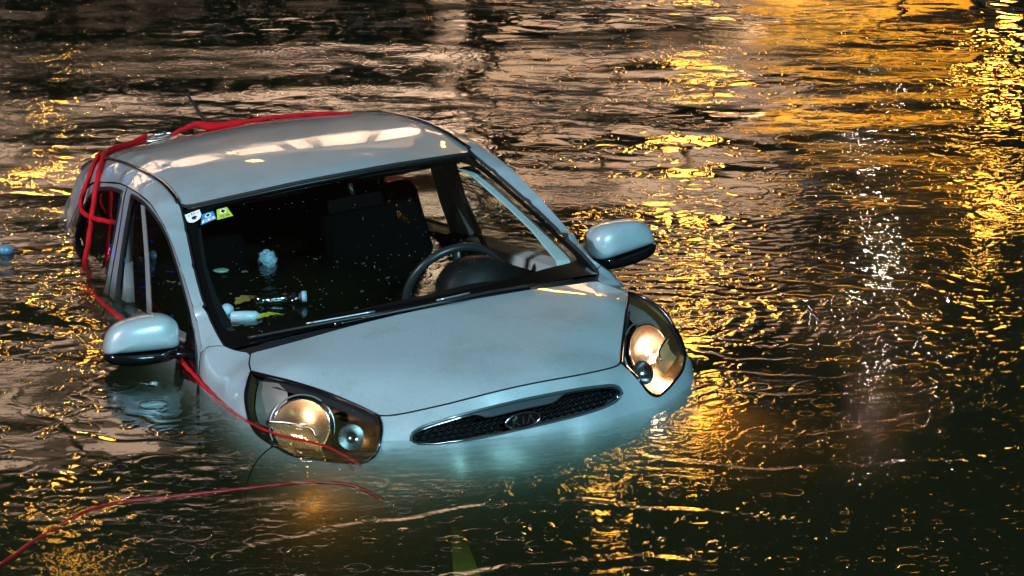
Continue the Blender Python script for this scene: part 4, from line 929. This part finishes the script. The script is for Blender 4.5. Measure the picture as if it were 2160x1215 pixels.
r2 = [on_roof(3.12, -.255, .045), on_roof(3.06, -.34, .026), on_roof(2.96, -.43, .022), on_roof(2.84, -.50, .016), on_roof(2.70, -.545, .012), cw((2.56, -.60, 1.362)), cw((2.53, -.63, 1.306)), cw((2.53, -.652, 1.236)), cw((2.545, -.675, 1.148)), cw((2.565, -.69, 1.085)), cw((2.62, -.71, 1.0)), cw((2.655, -.722, .955)),
      cw((2.58, -.735, .925)), cw((2.30, -.79, 1.0 - .012)), cw((1.985, -.80, .967)), cw((1.81, -.80, .944)), cw((1.60, -.79, .915)), cw((1.45, -.785, .895)), cw((1.30, -.775, .900)), cw((1.215, -.752, .893)), cw((1.167, -.758, .876)), cw((1.085, -.765, .854)), cw((.96, -.767, .832)), cw((.827, -.768, .806)), cw((.64, -.768, .776)), cw((.46, -.750, .748)),
      cw((.311, -.70, .716)), cw((.166, -.60, .682)), cw((.05, -.53, .625))]
world_tube('rope', r1, .0095, rope_m, 'red rope strand looping over the rear roof edge and in through the rear side window', 'rope', .9)
world_tube('rope', r2, [.0095] * 12 + [.008, .007, .007, .007, .008, .010, .013, .013, .011, .008, .0068, .006, .0052, .0046, .0042, .004, .004, .004, .004], rope_m, 'long red rope hanging down the car side, past the mirror and under the headlamp', 'rope', .9)
fl = [(-1.46, 7.45, .001), (-1.37, 7.673, .003), (-1.336, 7.787, .002), (-1.288, 7.903, .001), (-1.227, 8.043, .002), (-1.132, 8.137, .003), (-1.014, 8.187, .000), (-.882, 8.229, .001), (-.721, 8.293, -.001), (-.613, 8.336, -.004), (-.475, 8.358, -.020), (-.38, 8.34, -.06)]
world_tube('rope', fl, .0048, mat('wet_red_rope', (.22, .003, .004), .4, noise=.4, nscale=160, bump=.002), 'thin red rope floating on the water at the lower left', 'rope', .9)
def toW(p): return Vector(p)
def blob(name, r, scale, m, loc, label, cat, rot=(0, 0, 0), jag=0.0, seed=0, seg=20):
    bm = bmesh.new(); bmesh.ops.create_icosphere(bm, subdivisions=3, radius=1); rg_ = random.Random(seed)
    for v in bm.verts:
        v.co *= 1 + rg_.uniform(-jag, jag); v.co = Vector((v.co.x * scale[0] * r, v.co.y * scale[1] * r, v.co.z * scale[2] * r))
    for f in bm.faces: f.smooth = jag < .08
    me_ = bpy.data.meshes.new(name); bm.to_mesh(me_); bm.free(); me_.materials.append(m); o = link(bpy.data.objects.new(name, me_), None, loc); o.rotation_euler = rot
    tag(o, label, cat); return o
pap = mat('wet_white_paper', (.42, .55, .68), .5, noise=.25, nscale=40)
blob('crumpled_paper', .034, (1, .9, .95), pap, (-.919, 10.89, .018), 'crumpled white paper floating inside the cabin, seen through the windscreen', 'paper', jag=.16, seed=2)
blob('floating_lid', .030, (1, 1, .18), mat('pale_lid', (.45, .55, .42), .4), (-1.085, 10.77, .004), 'pale oval lid floating in the cabin above the leaves', 'lid')
def lathe(name, prof, m, parent=None, seg=24, axis=(1, 0, 0)):
    V = []; F = []; ax = Vector(axis).normalized(); a = ax.orthogonal().normalized(); b = ax.cross(a)
    for x, r in prof:
        for k in range(seg):
            t = 2 * math.pi * k / seg; V.append(ax * x + (a * math.cos(t) + b * math.sin(t)) * r)
    for i in range(len(prof) - 1):
        for k in range(seg): F.append((i * seg + k, i * seg + (k + 1) % seg, (i + 1) * seg + (k + 1) % seg, (i + 1) * seg + k))
    F.append(tuple(range(seg))[::-1]); F.append(tuple((len(prof) - 1) * seg + k for k in range(seg)))
    return mesh_obj(name, V, F, m, parent)
pet = glass_mat('clear_plastic', (.80, .9, .9), .06, 40, 2.4)
bo = lathe('plastic_bottle', [(-.075, .02), (-.073, .030), (-.04, .032), (-.02, .028), (0, .032), (.02, .028), (.04, .032), (.065, .024), (.078, .013), (.095, .012)], pet, None, 24, (1, .15, .05))
bo.scale = (1.0, 1.35, 1.35); bo.location = (-.845, 10.283, .022); tag(bo, 'clear plastic drinks bottle floating in the cabin by the windscreen base', 'bottle')
lathe('bottle_cap', [(.095, .015), (.112, .015)], pap, bo, 16, (1, .15, .05))
b2 = lathe('white_bottle', [(-.055, .008), (-.05, .018), (0, .020), (.035, .019), (.05, .008)], mat('white_plastic', (.5, .62, .68), .35, noise=.2, nscale=60), None, 20, (1, .05, 0))
b2.location = (-.935, 10.113, .008); tag(b2, 'small white plastic bottle floating beside the yellow leaf in the cabin', 'bottle')
lathe('cap', [(.05, .009), (.062, .009)], pap, b2, 12, (1, .05, 0))
blob('white_ball', .024, (1, 1, 1), pap, (-1.007, 10.188, .010), 'small whitish ball floating at the cabin edge by the pillar', 'ball', jag=.05, seed=5)
def leaf(loc, L, W_, rot, m, label, seed):
    V = []; F = []; N = 14; r = random.Random(seed)
    for i in range(N + 1):
        t = i / N; w_ = W_ * math.sin(math.pi * t ** .8) * (1 + .25 * math.sin(t * 25)); z = .006 + .012 * math.sin(t * 3)
        V += [(t * L - L / 2, -w_, z), (t * L - L / 2, 0, z - .004), (t * L - L / 2, w_, z)]
    for i in range(N):
        for k in range(2): F.append((3 * i + k, 3 * i + k + 1, 3 * i + k + 4, 3 * i + k + 3))
    o = mesh_obj('leaf', V, F, m, None, True, loc); o.rotation_euler = (0, 0, rot); tag(o, label, 'leaf')
leaf((-.95, 10.32, .004), .13, .030, 1.0, mat('brown_leaf', (.30, .20, .05), .6, noise=.3), 'brown leaf floating in the cabin near the passenger pillar', 1)
leaf((-.85, 10.10, .004), .10, .022, .5, mat('yellow_leaf', (.45, .46, .03), .6, noise=.3), 'yellow-green leaf floating under the clear bottle', 2)
blob('float_ball', .029, (1.1, 1, .75), mat('blue_grey_plastic', (.10, .19, .27), .2, coat=1), (-1.934, 11.056, .01), 'small blue-grey plastic bottle end bobbing at the left edge', 'float')
# twigs caught on the far window
twm = mat('dry_reed', (.45, .30, .12), .7)
tws = empty('reed_stems', cw((1.75, .60, 1.05))); tag(tws, 'dry reed stems caught in the far front door window', 'reeds')
rr2 = random.Random(4)
base = Vector(tws.location)
for k in range(9):
    s0 = 1.20 + rr2.random() * .8; z0 = .93 + rr2.random() * .05 + max(0, (s0 - 1.2)) * .25
    a = cw((s0, ys(s0, z0) - .02, z0)); b = cw((s0 + rr2.uniform(.15, .5), ys(s0, z0) - .03, z0 + rr2.uniform(-.02, .12))); mid = (a + b) / 2 + Vector((0, 0, .01))
    tube('stem', [a - base, mid - base, b - base], [.0022, .002, .0012], twm, tws, 5)
# pale green plank under the surface at the bottom of the frame
pk = mesh_obj('sunken_plank', [(-.190, 8.75, -.26), (-.165, 8.73, -.26), (-.052, 7.45, -.05), (-.150, 7.45, -.05), (-.190, 8.75, -.29), (-.165, 8.73, -.29), (-.052, 7.45, -.08), (-.150, 7.45, -.08)],
              [(0, 1, 2, 3), (7, 6, 5, 4), (0, 4, 5, 1), (1, 5, 6, 2), (2, 6, 7, 3), (3, 7, 4, 0)], mat('algae_wood', (.34, .38, .03), .8, noise=.4, nscale=30), None, False)
tag(pk, 'algae-green plank just under the surface at the bottom of the picture', 'plank')

# ------------------------------------------------------------------ beads of rain on the windscreen and bonnet, specks of litter on the cabin water
drop_m = mat('rain_bead', (.24, .28, .29), .06, 0.0, 1.0, spec=1.0)
def beads(name, pts, m, rlo, rhi, flat, parent=None, seed=1):
    r = random.Random(seed); V = []; F = []
    for p in pts:
        a = r.uniform(rlo, rhi); k = len(V); n_ = 6
        for j, (rr_, hh) in enumerate(((1, 0), (.75, .6))):
            for i in range(n_):
                t = 2 * math.pi * i / n_ + .3 * j; V.append((p[0] + a * rr_ * math.cos(t), p[1] + a * rr_ * math.sin(t), p[2] + a * hh * flat))
        V.append((p[0], p[1], p[2] + a * .9 * flat))
        for i in range(n_):
            q_ = (i + 1) % n_; F.append((k + i, k + q_, k + n_ + q_, k + n_ + i)); F.append((k + n_ + i, k + n_ + q_, k + 2 * n_))
    o = mesh_obj(name, V, F, m, parent); o['kind'] = 'stuff'; return o
rd = random.Random(9); P_ = []
while len(P_) < 170:
    y = rd.uniform(-.56, .56); s_ = rd.uniform(.85, 1.5) - rd.random() ** 2 * .0
    if rd.random() < .5: s_ = .83 + (s_ - .83) * .35
    P_.append((-s_, y, GZ(s_, y) + .0005))
beads('rain_beads', P_, drop_m, .0009, .0021, .8, wscreen, 3)
hfit = np.array(Hg + [tuple(C3(x) * np.array([-1, 1, 1])) for x in []] + [tuple(p) for p in HREAR] + [(p[0], -p[1], p[2]) for p in HREAR[1:]] + [tuple(p) for p in HFRONT] + [(p[0], -p[1], p[2]) for p in HFRONT[:-1]], float)
hz_f = tps_fit(hfit[:, :2], hfit[:, 2]); P_ = []
while len(P_) < 260:
    y = rd.uniform(-.5, .5); s_ = rd.uniform(.10 + .9 * y * y * .6, .62); P_.append((-s_, y, float(hz_f(np.array([[s_, y]]))[0]) + .0004))
beads('rain_beads', P_, drop_m, .0010, .0022, .7, hood, 5)
V = []; F = []; inv_ = CARW.inverted()
lit = mat('floating_litter', (.16, .17, .13), .6, noise=.6, nscale=40)
k = 0
while k < 110:
    s_, y = rd.uniform(1.3, 2.6), rd.uniform(-.60, .45); p = cw((s_, y, .6217 + .1387 * s_ - .0948 * y)); a = rd.uniform(.0015, .0055) if rd.random() < .85 else rd.uniform(.006, .014)
    i0_ = len(V); t0 = rd.uniform(0, 6.28)
    for i in range(5):
        t = t0 + i * 1.257; q_ = a * rd.uniform(.5, 1.2); V.append((p.x + q_ * math.cos(t) - car.location.x, p.y + q_ * 1.6 * math.sin(t) - car.location.y, .004 + .002 * rd.random()))
    F.append(tuple(range(i0_, i0_ + 5))); k += 1
fl_l = mesh_obj('floating_litter', V, F, lit, None, False, (car.location.x, car.location.y, 0)); tag(fl_l, 'scattered specks of litter and leaf bits on the water inside the cabin', 'litter', kind='stuff')
